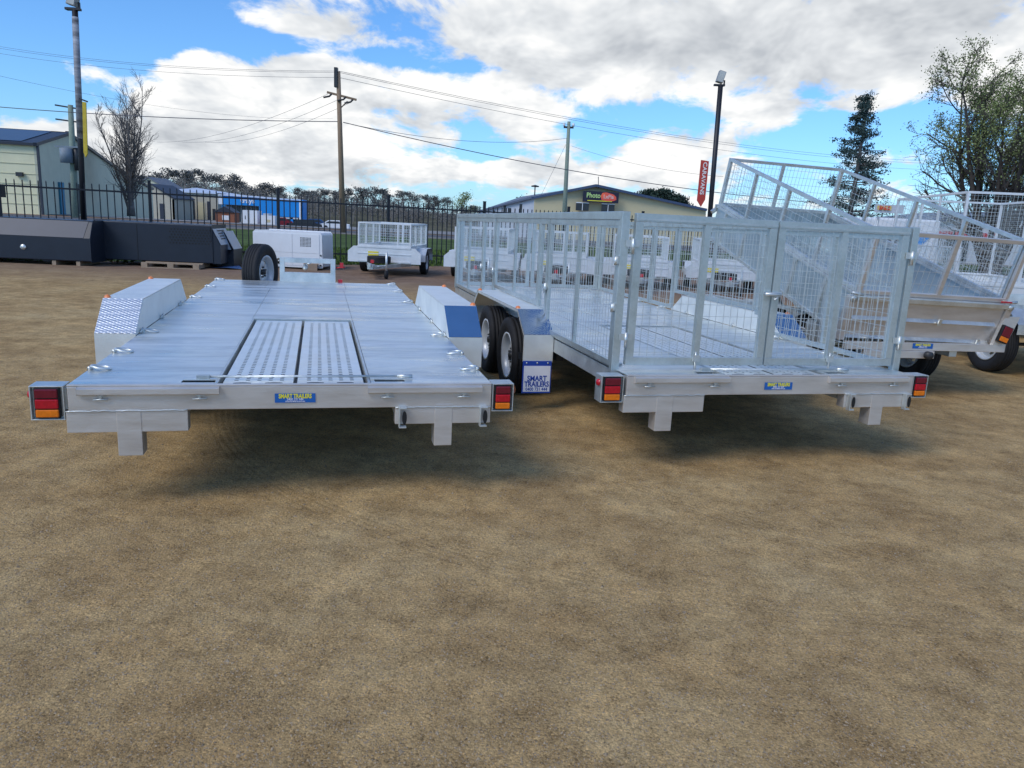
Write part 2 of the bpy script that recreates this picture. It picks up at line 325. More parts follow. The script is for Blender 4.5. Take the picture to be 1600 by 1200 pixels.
GR.add([(x, y, 0) for y in ys for x in xs], [(j*13+i, j*13+i+1, (j+1)*13+i+1, (j+1)*13+i) for j in range(15) for i in range(12)])
GR.out('gravel_yard', ground_material(), kind='structure')
grassm = mat('grass_ground', (.055, .085, .022), .95, 0, .3, .9, .5, 30, col2=(.085, .125, .035), spec=.1)
hillm = mat('hill_scrub', (.085, .085, .05), .95, 0, .35, .08, 0, col2=(.12, .11, .07), spec=.1)
# countryside sheet reaching the horizon, just under the yard
def terr(y):
    k = min(1, max(0, (y-62)/48.)); return -1.5*k*k*(3-2*k)
def hill_h(x, y):
    if y < 150: return terr(y)
    k = min(1, (y-150)/90.); k = k*k*(3-2*k)
    return -1.5+k*(1.5+4.6*math.exp(-((x+135)/60)**2)+1.6*math.exp(-((x+60)/40)**2)+.6)
T = G(); xs = list(np.linspace(-900, 900, 91)); ys = [-300, -100, 0, 60, 62, 70, 78, 86, 94, 102, 110, 140, 160, 180, 200, 220, 240, 260, 300, 400, 700, 1500]
T.add([(x, y, hill_h(x, y)*(1 if y < 300 else .9)-.012) for y in ys for x in xs], [(j*91+i, j*91+i+1, (j+1)*91+i+1, (j+1)*91+i) for j in range(len(ys)-1) for i in range(90)], True)
T.out('countryside', hillm, kind='structure')
def strip(name, m, o0, o1, z, t0=-60, t1=120):
    g = G(); n = 30
    vs = [tuple(fpt(t0+(t1-t0)*i/n, o)+Vector((0, 0, z))) for i in range(n+1) for o in (o0, o1)]
    g.add(vs, [(2*i, 2*i+2, 2*i+3, 2*i+1) for i in range(n)]); return g.out(name, m, kind='structure')
def quad(name, m, pts, z):
    g = G(); g.add([(p[0], p[1], z) for p in pts], [tuple(range(len(pts)))]); return g.out(name, m, kind='structure')
asph = mat('asphalt', (.09, .09, .095), .9, 0, .12, 3); conc = mat('far_concrete', (.24, .23, .22), .9, 0, .15, .2)
gp = [fpt(-80, .25), fpt(150, .25), Vector((150, 52, 0)), Vector((-95, 46, 0))]
quad('grass_verge', grassm, [(-70, 16), tuple(fpt(-3, .2))[:2], tuple(fpt(40, .2))[:2], (70, 45), (70, 53), (-70, 46)], .004)
quad('road', asph, [(-90, 46), (90, 54), (90, 61), (-90, 55)], .008)
FC = G(); yy = [61.2, 66, 70, 74, 78, 82, 86, 90, 94, 98, 102, 106, 110, 150]; FC.add([(x_, y_, terr(y_)+.02) for y_ in yy for x_ in (-160, 120)], [(2*i, 2*i+1, 2*i+3, 2*i+2) for i in range(len(yy)-1)]); FC.out('far_forecourt', conc, kind='structure')
# road kerb
k = G(); k.bar((-90, 46, .03), (90, 54, .03), .15, .1); k.out('kerb', conc, kind='structure')
# grass tufts (nobody could count them)
def tufts(n, xr, yr, test, name, m, hs=(.04, .12)):
    x = rng.uniform(*xr, n); y = rng.uniform(*yr, n); keep = np.array([test(a, b) for a, b in zip(x, y)]); x = x[keep]; y = y[keep]; n = len(x)
    h = rng.uniform(*hs, n); a = rng.uniform(0, 6.28, n); w = .02+.02*rng.random(n); lx = rng.normal(0, .03, n); ly = rng.normal(0, .03, n)
    v = np.empty((n, 3, 3)); v[:, 0] = np.c_[x-np.cos(a)*w, y-np.sin(a)*w, 0*x]; v[:, 1] = np.c_[x+np.cos(a)*w, y+np.sin(a)*w, 0*x]; v[:, 2] = np.c_[x+lx, y+ly, h]
    me = bpy.data.meshes.new(name); me.vertices.add(3*n); me.vertices.foreach_set('co', v.ravel()); me.loops.add(3*n); me.loops.foreach_set('vertex_index', np.arange(3*n)); me.polygons.add(n); me.polygons.foreach_set('loop_start', np.arange(n)*3); me.update(calc_edges=True)
    me.materials.append(m); o = bpy.data.objects.new(name, me); COL.objects.link(o); return o
o = tufts(60000, (-26, 12), (15, 34), lambda a, b: (Vector((a, b, 0))-FA).dot(fn) > -.1 and (Vector((a, b, 0))-FA).dot(fn) < 9, 'grass', mat('grass_blades', (.06, .11, .02), .8, 0, .3, .7, col2=(.12, .17, .04), spec=.2))
o['kind'] = 'stuff'; tag(o, 'green grass growing along the far side of the black picket fence', 'grass')
# loose grit on the yard
def gravel(n):
    base = np.array([(1, 0, 0), (-.5, .87, 0), (-.5, -.87, 0), (0, 0, 1.)]) ; tri = np.array([(0, 1, 3), (1, 2, 3), (2, 0, 3)])
    yy = 1.5+rng.random(n)**1.35*5.6; xx = (rng.random(n)-.5)*2*(yy*.72+.3); s = .0017+.0036*rng.random(n)**2.5
    big = rng.random(n) < .012; s[big] *= 2.0
    a = rng.uniform(0, 6.28, n); ca, sa = np.cos(a), np.sin(a)
    bx = base[None]*s[:, None, None]*np.stack([rng.uniform(.7, 1.4, n), rng.uniform(.7, 1.2, n), rng.uniform(.6, 1.1, n)], 1)[:, None, :]
    v = np.empty((n, 4, 3)); v[..., 0] = bx[..., 0]*ca[:, None]-bx[..., 1]*sa[:, None]+xx[:, None]; v[..., 1] = bx[..., 0]*sa[:, None]+bx[..., 1]*ca[:, None]+yy[:, None]; v[..., 2] = bx[..., 2]
    f = (np.arange(n)*4)[:, None, None]+tri[None]
    me = bpy.data.meshes.new('loose_gravel'); me.vertices.add(4*n); me.vertices.foreach_set('co', v.ravel()); me.loops.add(9*n); me.loops.foreach_set('vertex_index', f.ravel()); me.polygons.add(3*n); me.polygons.foreach_set('loop_start', np.arange(3*n)*3); me.update(calc_edges=True)
    mm = mat('gravel_stones', (.17, .12, .07), .9, 0, .4, 90, col2=(.40, .31, .205), spec=.2); me.materials.append(mm)
    o = bpy.data.objects.new('loose_gravel', me); COL.objects.link(o); o['kind'] = 'stuff'; tag(o, 'loose fine brown grit scattered over the yard in the foreground', 'gravel')
gravel(110000)
# ------------------------------------------------------------------ wheels
def wheel_meshes(R=.33, w=.19, rr=.195):
    a = w/2
    prof = [(rr-.005, -a*.62), (rr+.012, -a*.80), (rr+.06, -a*.98), (R-.045, -a*1.0), (R-.014, -a*.90), (R-.003, -a*.74)]
    for gx in (-.46, -.15, .15, .46):
        prof += [(R, a*gx-.013), (R-.009, a*gx-.009), (R-.009, a*gx+.004), (R, a*gx+.008)]
    prof += [(R-.003, a*.74), (R-.014, a*.90), (R-.045, a*1.0), (rr+.06, a*.98), (rr+.012, a*.80), (rr-.005, a*.62)]
    ty = G().lathe(prof, (0, 0, 0), 56).out('tyre', TYRE)
    g = G(); g.lathe([(rr-.002, -a*.66), (rr+.006, -a*.84), (rr-.012, -a*.8), (rr-.03, -a*.3), (rr-.03, a*.3), (rr-.012, a*.8), (rr+.006, a*.84), (rr-.002, a*.66)], (0, 0, 0), 48)
    n = 60; rad = [.045, .075, .10, .118, .138, .152, rr-.028]; xo = [a*.20, a*.34, a*.36, a*.34, a*.26, a*.18, a*.2]
    vs = []; fs = []
    for side in (0, -.006):
        for k_, r in enumerate(rad):
            for i in range(n): t = 2*math.pi*i/n; vs.append((xo[k_]+side, r*math.cos(t), r*math.sin(t)))
    K = len(rad)
    for s_ in range(2):
        for k_ in range(K-1):
            for i in range(n):
                ph = i % 12
                if k_ in (2, 3) and ph in ((5, 6, 7) if k_ == 2 else (4, 5, 6, 7, 8)): continue
                b0 = s_*K*n; fs.append((b0+k_*n+i, b0+k_*n+(i+1) % n, b0+(k_+1)*n+(i+1) % n, b0+(k_+1)*n+i))
    g.add(vs, fs, True)
    ri = g.out('rim', RIM)
    h = G(); h.lathe([(0, a*.62), (.028, a*.6), (.034, a*.3), (.036, -a*.2), (.05, -a*.2), (.05, -a*.6), (0, -a*.6)], (0, 0, 0), 20)
    for i in range(5): t = 2*math.pi*i/5; h.lathe([(0, a*.50), (.009, a*.50), (.009, a*.2)], (0, .06*math.cos(t), .06*math.sin(t)), 6)
    hu = h.out('hub', DARKM)
    return ty, ri, hu
PROTO = [o_ for o_ in wheel_meshes()]
def wheel(parent, c, sgn=1, s=1.0, name='wheel', rotz=0., label=None):
    """sgn=+1: outer face looks to +x. tyre is the part, rim and hub its sub-parts"""
    M = Matrix.Translation(c) @ Matrix.Rotation((0 if sgn > 0 else math.pi)+rotz, 4, 'Z') @ Matrix.Rotation(random.uniform(0, 1.2), 4, 'X') @ Matrix.Scale(s, 4)
    t = PROTO[0].copy(); COL.objects.link(t); t.name = name; t.parent = parent; t.matrix_basis = M
    for q in PROTO[1:]: inst(q, t)
    if label: t['label'] = label
    return t
# ------------------------------------------------------------------ mesh panels (rails, posts, welded wire)
def panel(parent, name, o, u, v, lu, lv, posts, wu=.05, wv=.09, rail=.05, m=None, wm=None, wr=.0027, depth=.04, post_w=.04, rails=True):
    m = m or CAGEM; wm = wm or GALVW; o = Vector(o); u = Vector(u).normalized(); v = Vector(v).normalized(); n = u.cross(v).normalized()
    P = lambda a, b, c=0: o+u*a+v*b+n*c
    g = G(); h = rail/2
    g.bar(P(0, lv-h), P(lu, lv-h), depth, rail, up=v); g.bar(P(0, h), P(lu, h), depth, rail, up=v)
    g.bar(P(h, rail), P(h, lv-rail), depth, rail, up=u); g.bar(P(lu-h, rail), P(lu-h, lv-rail), depth, rail, up=u)
    fr = g.out(name, m, parent, bevel=.002)
    for a in posts: G().bar(P(a, rail), P(a, lv-rail), depth*.9, post_w, up=u).out('post', m, fr)
    w = G(); k = int((lu-2*h)/wu)
    for i in range(1, k+1): x = i*lu/(k+1); w.bar(P(x+random.uniform(-.002, .002), h, -.008), P(x+random.uniform(-.004, .004), lv-h, -.008), wr, wr, up=n)
    k = int((lv-2*h)/wv)
    for i in range(1, k+1): y = i*lv/(k+1); w.bar(P(h, y, -.011), P(lu-h, y+random.uniform(-.003, .003), -.011), wr, wr, up=n)
    w.out('wire_mesh', wm, fr, kind='stuff')
    return fr
# ------------------------------------------------------------------ lamps, stickers, rings
def tail_lamp(parent, x0, x1, z0, z1, z_off, side):
    h = G((0, 0, z_off)); d = .11; t = .006
    h.box(x0, x1, .006, d, z0, z0+t).box(x0, x1, .006, d, z1-t, z1).box(x0, x0+t, .006, d, z0+t, z1-t).box(x1-t, x1, .006, d, z0+t, z1-t).box(x0+t, x1-t, .028, .034, z0+t, z1-t)
    ho = h.out('lamp_housing', GALV, parent, bevel=.0015)
    w = x1-x0; a = x0+w*.17; b = x1-w*.17; c0 = z0+.016; c1 = z1-.014
    G((0, 0, z_off)).box(a-.006, b+.006, .006, .028, c0-.005, c1+.005).out('lamp_base', BLACK, ho, bevel=.003)
    hh = (c1-c0)
    for zz, f, mm, lb in ((c0, .27, AMB, 'amber indicator lens'), (c0+hh*.31, .33, REDL, 'bright red lens'), (c0+hh*.68, .32, REDD, 'dark red lens')):
        G((0, 0, z_off)).box(a, b, -.006, .010, zz, zz+hh*f).out('lens', mm, ho, bevel=.004, label=lb)
    xs_ = x0-.012 if side < 0 else x1+.002
    G((0, 0, z_off)).lathe([(0, xs_-.006 if side < 0 else xs_+.016), (.016, xs_-.003 if side < 0 else xs_+.013), (.022, xs_+.01)], (0, .045, (z0+z1)/2+.035), 16).out('side_marker', REDL if side < 0 else ORNG, ho)
def sticker(parent, x, y, z, w=.193, h=.046, s=1., rotM=None):
    M0 = Matrix.Translation((x, y, z)) if rotM is None else rotM
    g = G(M=M0); g.box(-w/2, w/2, -.0015, 0, -h/2, h/2); st = g.out('sticker', SBLUE, parent, label='blue and yellow sticker')
    for body, sz, mm, dz, sx, bd in (('SMART TRAILERS', .030, YEL, .009, .69, .0011), ('0400 731 444', .0155, FLAPW, -.006, .9, .0002), ('smarttrailers.com.au', .0125, FLAPW, -.0155, .9, .0002)):
        text('lettering', body, sz*s, mm, st, M0 @ Matrix.Translation((0, -.0024, dz*s)) @ RX90, bd, .0004, sx)
def ring(parent, x, y, z, sg):
    g = G((0, 0, z)); pts = []
    for i in range(20):
        t = 2*math.pi*i/20; pts.append((x-sg*.02+.044*math.cos(t), y+.031*math.sin(t), .013+sg*.007*math.cos(t)))
    g.tube(pts, .0062, 7, True)
    r_ = g.out('tie_down_ring', GALVW, parent)
    G((0, 0, z)).tube([(x+sg*.03, y-.020, .009), (x+sg*.03, y+.020, .009)], .011, 8).out('lug', GALV, r_)
# ------------------------------------------------------------------ the two long trailers
def car_trailer(name, label, loc, yaw, pt, zd, LEN, gr, wheels, cage):
    r = thing(name, label, 'trailer', (loc[0], loc[1], 0), (pt, 0, yaw)); Z0 = (0, 0, zd)
    D = lambda: G(Z0)
    # deck sheets with open joints
    t = .006
    ramp_x0, ramp_x1, ramp_y1 = -.345, .358, 2.235
    def deck(xs_, ys_, hole=lambda i, j: False): D().plate(xs_, ys_, hole, -t, 0).out('deck_plate', DECK, r)
    deck([-1, -.52, -.365, ramp_x0-.022], [.02, .055, .115, 2.238], lambda i, j: i == 1 and j == 1)
    deck([ramp_x1+.022, .40, .555, 1], [.02, .06, .118, 2.238], lambda i, j: i == 1 and j == 1)
    deck([ramp_x0-.019, ramp_x1+.019], [2.262, 4.55]); deck([-1, ramp_x0-.022], [2.241, 4.55]); deck([ramp_x1+.022, 1], [2.241, 4.55])
    deck([-1, -.425], [4.553, LEN]); deck([-.422, .405], [4.553, LEN]); deck([.408, 1], [4.553, LEN])
    # sub-floor pans that close the joints and the ramp well
    D().box(-.98, .98, 2.27, LEN-.02, -.016, -.009).box(-.98, -.38, .13, 2.26, -.016, -.009).box(.38, .98, .13, 2.26, -.016, -.009).box(-.37, .38, .03, 2.26, -.062, -.055).box(-.6, -.37, .03, .13, -.09, -.083).box(.385, .6, .03, .13, -.09, -.083).out('deck_frame', DARKM, r)
    fr = D(); fr.box(ramp_x0-.018, ramp_x0-.006, .02, 2.25, -.05, .004).box(ramp_x1+.006, ramp_x1+.018, .02, 2.25, -.05, .004).box(ramp_x0-.006, ramp_x1+.006, 2.246, 2.258, -.05, .004).out('ramp_well_frame', GALV, r)
    # two perforated ramps lying in the well
    for x0, x1 in ((ramp_x0+.014, -.002), (.018, ramp_x1-.014)):
        w = x1-x0; xs_ = [x0]; n = 5
        for i in range(n): c = x0+w*(.17+.165*i); xs_ += [c-.010, c+.010]
        xs_.append(x1); ys_ = [.035, .052, .066, .12]
        yy = .12
        while yy < 2.13: ys_ += [yy+.018, yy+.045]; yy += .045
        ys_ += [2.175, 2.19, 2.225]
        nyy = len(ys_)-1
        def hole(i, j, xs_=xs_, ys_=ys_):
            a = ys_[j]
            if j == 1: return i in (2, 3, 4, 8-1, 8, 9-1) and False
            if .11 < a < 2.14: return i % 2 == 1 and 1 <= i <= 9 and (j-3) % 2 == 0
            return False
        g = D(); g.plate(xs_, ys_, hole, -.0078, -.006)
        g.box(x0, x0+.005, .035, 2.225, -.054, -.013).box(x1-.005, x1, .035, 2.225, -.054, -.013)
        rp = g.out('ramp', DECKP, r, label='perforated aluminium ramp stowed in the deck')
        D().box(x0+.01, x1-.01, .06, 2.2, -.034, -.030).out('ramp_shade_sheet', mat('ramp_hole_shade', (.05, .07, .10), .7, .0), rp)  # added dark sheet, its colour stands in for shade inside the holes
        for c in (x0+w*.27, x0+w*.72):
            pts = [(c+.042*math.cos(a), .058+.011*math.sin(a)) for a in np.linspace(0, 2*math.pi, 14, endpoint=False)]
            D().prism(pts, 2, -.0055, -.004).out('hand_slot', BLACK, rp)
    D().tube([(-.42, .135, .012), (.58, .135, .012)], .0065, 8).tube([(.52, .135, .013), (.60, .13, .013)], .010, 8).box(-.46, -.40, .12, .15, 0, .02).out('retaining_rod', GALV, r)
    # rear beam, lips, covers
    bm = D(); bm.box(-1, 1, 0, .055, -.122, -.008).box(-1, 1, -.001, .02, -.008, .003); bm.out('rear_beam', BEAM, r, bevel=.003)
    for a, b in ((-.955, -.34), (.36, .945)):
        D().prism([(-.001, -.006), (-.026, -.012), (-.026, -.040), (-.02, -.044), (-.001, -.044)], 0, a, b).out('ramp_hook_rail', BEAM, r, bevel=.0015)
    for x in (-.86, -.43, .46, .85):
        g = D(); g.box(x-.006, x+.006, -.014, 0, -.066, -.046).tube([(x-.032, -.012, -.066), (x+.034, -.012, -.065)], .0042, 6).tube([(x-.014, -.014, -.048), (x+.026, -.014, -.047)], .0038, 6); g.out('latch_cleat', GALV, r)
    for sx, (a, b, zb), (la, lb, lz) in ((-1, (-1.012, -.487, -.228), (-.800, -.692, -.345)), (1, (.50, 1.0, -.212), (.704, .797, -.331))):
        g = D(); g.box(a, b, .002, .072, zb, -.123); sb = g.out('lower_beam', BEAM, r, bevel=.003)
        G(Z0).box(la, lb, -.001, .095, lz, -.105 if sx > 0 else -.118).out('stand_leg', BEAM, r, bevel=.003)
        G(Z0).tube([(a+(b-a)*i_/26, -.002+random.uniform(-.0012, .001), -.1225+random.uniform(-.0018, .0022)) for i_ in range(27)], .0034, 6).out('weld_seam', GALV, sb)
    for x, sg in ((.545, 1), (.965, -1)):
        g = D(); g.box(x-.028, x+.010, -.036, .0, -.224, -.216).box(x-.028, x-.022, -.036, 0, -.216, -.124).box(x-.028, x+.012, -.036, 0, -.124, -.117)
        br = g.out('ramp_bracket', GALV, r, bevel=.0015)
        pts = [(.012*math.cos(a), .036*math.sin(a)) for a in np.linspace(0, 2*math.pi, 16, endpoint=False)]
        G((x, 0, zd-.17)).prism(pts, 1, -.034, -.030).out('rubber_bung', BLACK, br)
    tail_lamp(r, -1.158, -1.016, -.166, -.004, zd, -1); tail_lamp(r, 1.006, 1.122, -.152, -.002, zd, 1)
    for i in (-1, 1):
        G(Z0).box(i*1.03-.02, i*1.03+.02, .03, .10, -.12, -.02).out('lamp_mount', GALV, r)
    sticker(r, .01, -.0025, zd-.0675)
    # side rails, chassis, cross members
    for sx in (-1, 1):
        D().box(min(sx*.955, sx*.999), max(sx*.955, sx*.999), .057, LEN, -.118, -.0165).out('side_rail', GALV, r, bevel=.002)
        D().box(min(sx*.50, sx*.56), max(sx*.50, sx*.56), .08, LEN, -.17, -.0165-.006).out('chassis_rail', GALV, r)
        D().bar((sx*.55, LEN-.6, -.12), (0, LEN+1.25, -.12), .06, .12).out('drawbar_rail', GALV, r)
    for y in np.arange(.7, LEN, .62): D().box(-.95, .95, y-.02, y+.02, -.115 if y < 2.35 else -.075, -.064 if y < 2.35 else -.0185).out('cross_member', GALV, r)
    D().box(-.95, .95, LEN-.05, LEN, -.12, -.018).out('front_beam', GALV, r)
    for y in (.36, .84, 1.56, gr[1]+.42, 4.5, LEN-.08):
        for sx in (-1, 1): ring(r, sx*.962, y, zd, sx)
    # mudguards
    g0, g1, gz, gb = gr
    for sx in (-1, 1):
        xi, xo = sx*1.003, sx*1.24; a, b = min(xi, xo), max(xi, xo)
        mg = D().box(a, b, g0, g1, gz-.004, gz).out('mudguard', GUARD, r, bevel=.002)
        D().add([(a, g0-.002, gz), (b, g0-.002, gz), (b, g0-.25, .015), (a, g0-.25, .015), (a, g0+.004, gz-.004), (b, g0+.004, gz-.004), (b, g0-.244, .012), (a, g0-.244, .012)], [(0,1,2,3),(7,6,5,4),(0,4,5,1),(1,5,6,2),(2,6,7,3),(3,7,4,0)]).out('tread_slope', TREADW if (sx < 0 and not cage) else TREAD, mg)
        D().box(a, b, g0-.254, g0-.249, -.20, .013).out('rear_plate', GUARD, mg)
        D().add([(a, g1, gz), (b, g1, gz), (b, g1+.25, .0), (a, g1+.25, .0)], [(0,1,2,3)]).add([(a, g1+.25, .0), (b, g1+.25, 0), (b, g1+.29, -.2), (a, g1+.29, -.2)], [(0,1,2,3)]).out('front_slope', GUARD, mg)
        ip = [(g0-.25, .004), (g0-.25, .012), (g0, gz-.006), (g1, gz-.006), (g1+.25, .004)]
        D().prism(ip, 0, sx*1.001, sx*1.0065).out('inner_panel', GUARD, mg)
        lip = D(); xl = xo-sx*.003
        for (ya, za), (yb, zb) in (((g0, gz), (g1, gz)), ((g0, gz), (g0-.25, .013)), ((g0-.25, .013), (g0-.252, -.2)), ((g1, gz), (g1+.25, 0)), ((g1+.25, 0), (g1+.29, -.2))):
            nx_, nz_ = (zb-za), -(yb-ya); l_ = math.hypot(nx_, nz_); nx_, nz_ = nx_/l_*.028, nz_/l_*.028
            if nz_ > 0 or (abs(nz_) < .004 and ((ya > g1) == (nx_ > 0))): nx_, nz_ = -nx_, -nz_
            lip.add([(xl, ya, za-.001), (xl, yb, zb-.001), (xl, yb+nx_, zb+nz_), (xl, ya+nx_, za+nz_), (xl-sx*.004, ya, za-.001), (xl-sx*.004, yb, zb-.001), (xl-sx*.004, yb+nx_, zb+nz_), (xl-sx*.004, ya+nx_, za+nz_)], [(0,1,2,3),(7,6,5,4),(0,4,5,1),(2,6,7,3),(1,5,6,2),(3,7,4,0)])
        lip.out('side_lip', GUARD, mg)
        for y in (g0+.05, g1-.05):
            D().lathe([(0, .020), (.016, .014), (.022, 0)], (xo-sx*.016, y, gz), 12, axis=2).out('marker_lamp', ORNG, mg)
        for y in (g0-.12, g0+.55, g1-.15):
            D().tube([(sx*.996, y-.03, .004), (sx*.985, y, .03), (sx*.996, y+.03, .004)], .007, 6).box(min(sx*.995, sx*.975), max(sx*.995, sx*.975), y-.008, y+.008, 0, .022).out('rope_hook', GALV, r)
    for y in wheels:
        for sx in (-1, 1): wheel(r, (sx*1.125, y, .33), sx)
        G().tube([(-1.04, y, .33), (1.04, y, .33)], .022, 8).out('axle', GALV, r)
    for sx in (-1, 1):
        G(Z0).box(min(sx*.86, sx*.92), max(sx*.86, sx*.92), wheels[0]-.55, wheels[1]+.55, -.22, -.17).out('leaf_spring', DARKM, r)
    return r
LT = car_trailer('flatbed_trailer', 'open galvanised flatbed car trailer with two perforated ramps in its bare deck', (-1.0742, 3.6399), .2536, .004, .62, 5.36, (1.66, 3.12, .205, 0), (1.98, 2.77), False)
RT = car_trailer('caged_trailer', 'galvanised trailer with tall closed mesh cage gates beside the bare flatbed', (1.649, 4.641), .2477, -.0081, .60, 6.2, (1.76, 3.42, .185, 0), (2.22, 3.12), True)
# front of the flatbed: head frame and spare wheel
zd = .62
hb = G((0, 0, zd)); y = 5.36
hb.box(-.31, -.255, y-.02, y+.03, 0, .27).box(.255, .31, y-.02, y+.03, 0, .27).box(-.255, .255, y-.02, y+.03, .215, .27).box(-.255, .255, y-.02, y+.03, .045, .105).out('head_frame', GALV, LT, bevel=.003)
G((0, 0, zd)).box(-.31, .31, y-.025, y-.02, 0, .085).out('head_plate', GALV, LT)
G((0, 0, zd)).tube([(-.03, y+.02, .16), (-.03, y+.14, .16)], .03, 10).tube([(-.03, y+.01, .2), (.03, y-.03, .215)], .008, 6).out('winch', GALV, LT)
G((0, 0, zd)).tube([(.31, y, .17), (.42, y, .18)], .008, 6).box(.36, .40, y-.01, y+.02, .17, .23).out('red_handle', RED, LT)
G((0, 0, zd)).box(.34, .39, y, y+.04, -.01, .035).out('red_block', RED, LT)
wheel(LT, (-.545, 5.72, zd+.065), 1, 1.0, 'spare_wheel', rotz=-.35, label='spare wheel standing upright at the front')
# mud flaps of the caged trailer
def mudflap(parent, x0, x1, y, z0, z1, bend=0.):
    f = G().box(x0, x1, y, y+.006, z0, z1).out('mud_flap', BLUEP, parent, bevel=.001)
    G().box(x0+.010, x1-.008, y-.002, y-.0005, z0+.012, z1-.038).out('flap_face', FLAPW, f, bevel=.0005)
    for x in (x0+.03, (x0+x1)/2, x1-.03): G().lathe([(0, -.004), (.006, -.003), (.007, 0)], (x, y-.0, z1-.016), 10, axis=1).out('bolt', GALV, f)
    cx = (x0+x1)/2; h = z1-z0
    for body, sz, dz, bd, sx in (('SMART', .058, .116, .0016, .88), ('TRAILERS', .058, .071, .0016, .82), ('0400 731 444', .037, .031, .0004, .86)):
        text('lettering', body, sz, BLUEP, f, Matrix.Translation((cx+.002, y-.0035, z0+dz)) @ RX90, bd, .0005, sx)
mudflap(RT, -1.243, -1.01, 1.496, .60-.445, .60-.19); mudflap(RT, 1.01, 1.243, 1.496, .60-.445, .60-.19)
G().box(-1.24, -1.005, 1.66, 1.665, .40, .45).out('flap_bracket', DARKM, RT)
# cage
zd = .60; H = .945
def cg(*a): return Vector(a)
yF = 6.05; yR = .18; xo = 1.035
for nm, x, ya, yb in (('corner_post', -xo, yR, yR+.045), ('corner_post', xo, yR, yR+.045), ('corner_post', -xo, yF-.045, yF), ('corner_post', xo, yF-.045, yF)):
    a, b = sorted((x, x-math.copysign(.05, x))); zb = -.02 if x < 0 else -.01
    G((0, 0, zd)).box(a, b, ya, yb, zb, H).out('corner_post', CAGEM, RT, bevel=.003)
for sx in (-1, 1):
    x = sx*(xo-.022)
    for a, b, zb, ps in ((yR+.05, 1.70, .012, [.76]), (1.98, 3.64, .195, [.84]), (3.70, 4.28, .195, []), (4.30, yF-.05, .012, [.86])):
        if a == 3.70: continue
        panel(RT, 'cage_panel', (x, a, zd+zb), (0, 1, 0), (0, 0, 1), b-a, H-.05-zb, ps, rail=.036, depth=.028, post_w=.032)
    panel(RT, 'cage_panel', (x, 3.68, zd+.012), (0, 1, 0), (0, 0, 1), .60, H-.062, [], rail=.04, depth=.032)
    panel(RT, 'cage_panel', (x, 1.71, zd+.16), (0, 1, 0), (0, 0, 1), .26, H-.21, [], rail=.04, depth=.032)
    G((0, 0, zd)).box(min(sx*xo, sx*(xo-.055)), max(sx*xo, sx*(xo-.055)), yR+.046, yF-.046, H-.048, H).out('top_rail', CAGEM, RT, bevel=.003)
    for y in (1.70, 3.66, 4.29): G((0, 0, zd)).tube([(sx*(xo+.004), y, .32), (sx*(xo+.004), y, .40)], .012, 8).box(min(sx*xo, sx*(xo+.012)), max(sx*xo, sx*(xo+.012)), y-.03, y+.03, .35, .37).out('panel_latch', GALV, RT)
# front end: two doors
for x0, x1 in ((-.98, -.01), (.01, .98)):
    panel(RT, 'front_gate', (x0, yF-.02, zd+.02), (1, 0, 0), (0, 0, 1), x1-x0, H-.05, [(x1-x0)/2], rail=.045)
# rear gates
for x0, x1, nm in ((-.945, -.004, 'left'), (.008, .965, 'right')):
    gt = panel(RT, 'rear_gate', (x0, yR+.02, zd+.028), (1, 0, 0), (0, 0, 1), x1-x0, H-.034, [(x1-x0)*.5], rail=.049, wv=.078, wu=.049, post_w=.040, depth=.04)
    mx_ = (x0+x1)/2
    G((0, 0, zd)).tube([(mx_-.01, yR-.012, .005), (mx_-.01, yR-.012, .115)], .007, 8).box(mx_-.03, mx_+.015, yR-.022, yR-.003, .055, .095).out('drop_bolt', GALV, gt)
    hx = -.968 if nm == 'left' else .985
    for z in (.20, .76):
        G((0, 0, zd)).box(hx-.035, hx+.05, yR-.012, yR-.0035, z-.018, z+.022).tube([(hx+.008, yR-.014, z-.06), (hx+.008, yR-.014, z+.03)], .010, 8).out('hinge', GALV, gt)
    G((0, 0, zd)).box(x0, x1, yR-.004, yR-.0022, .90, .9115).out('gate_edge', GALV, gt)
G((0, 0, zd)).box(-.045, .055, yR-.03, yR-.004, .475, .50).tube([(-.06, yR-.03, .487), (.05, yR-.03, .487)], .012, 8).tube([(.0, yR-.03, .47), (.0, yR-.05, .455), (.02, yR-.05, .47)], .006, 6).out('gate_latch', GALV, RT)
for z in (.38, .66): G((0, 0, zd)).box(-xo-.012, -xo-.001, yR+.0, yR+.06, z-.02, z+.025).tube([(-xo-.015, yR+.02, z-.03), (-xo-.015, yR+.02, z+.02)], .011, 8).out('hinge', GALV, RT)
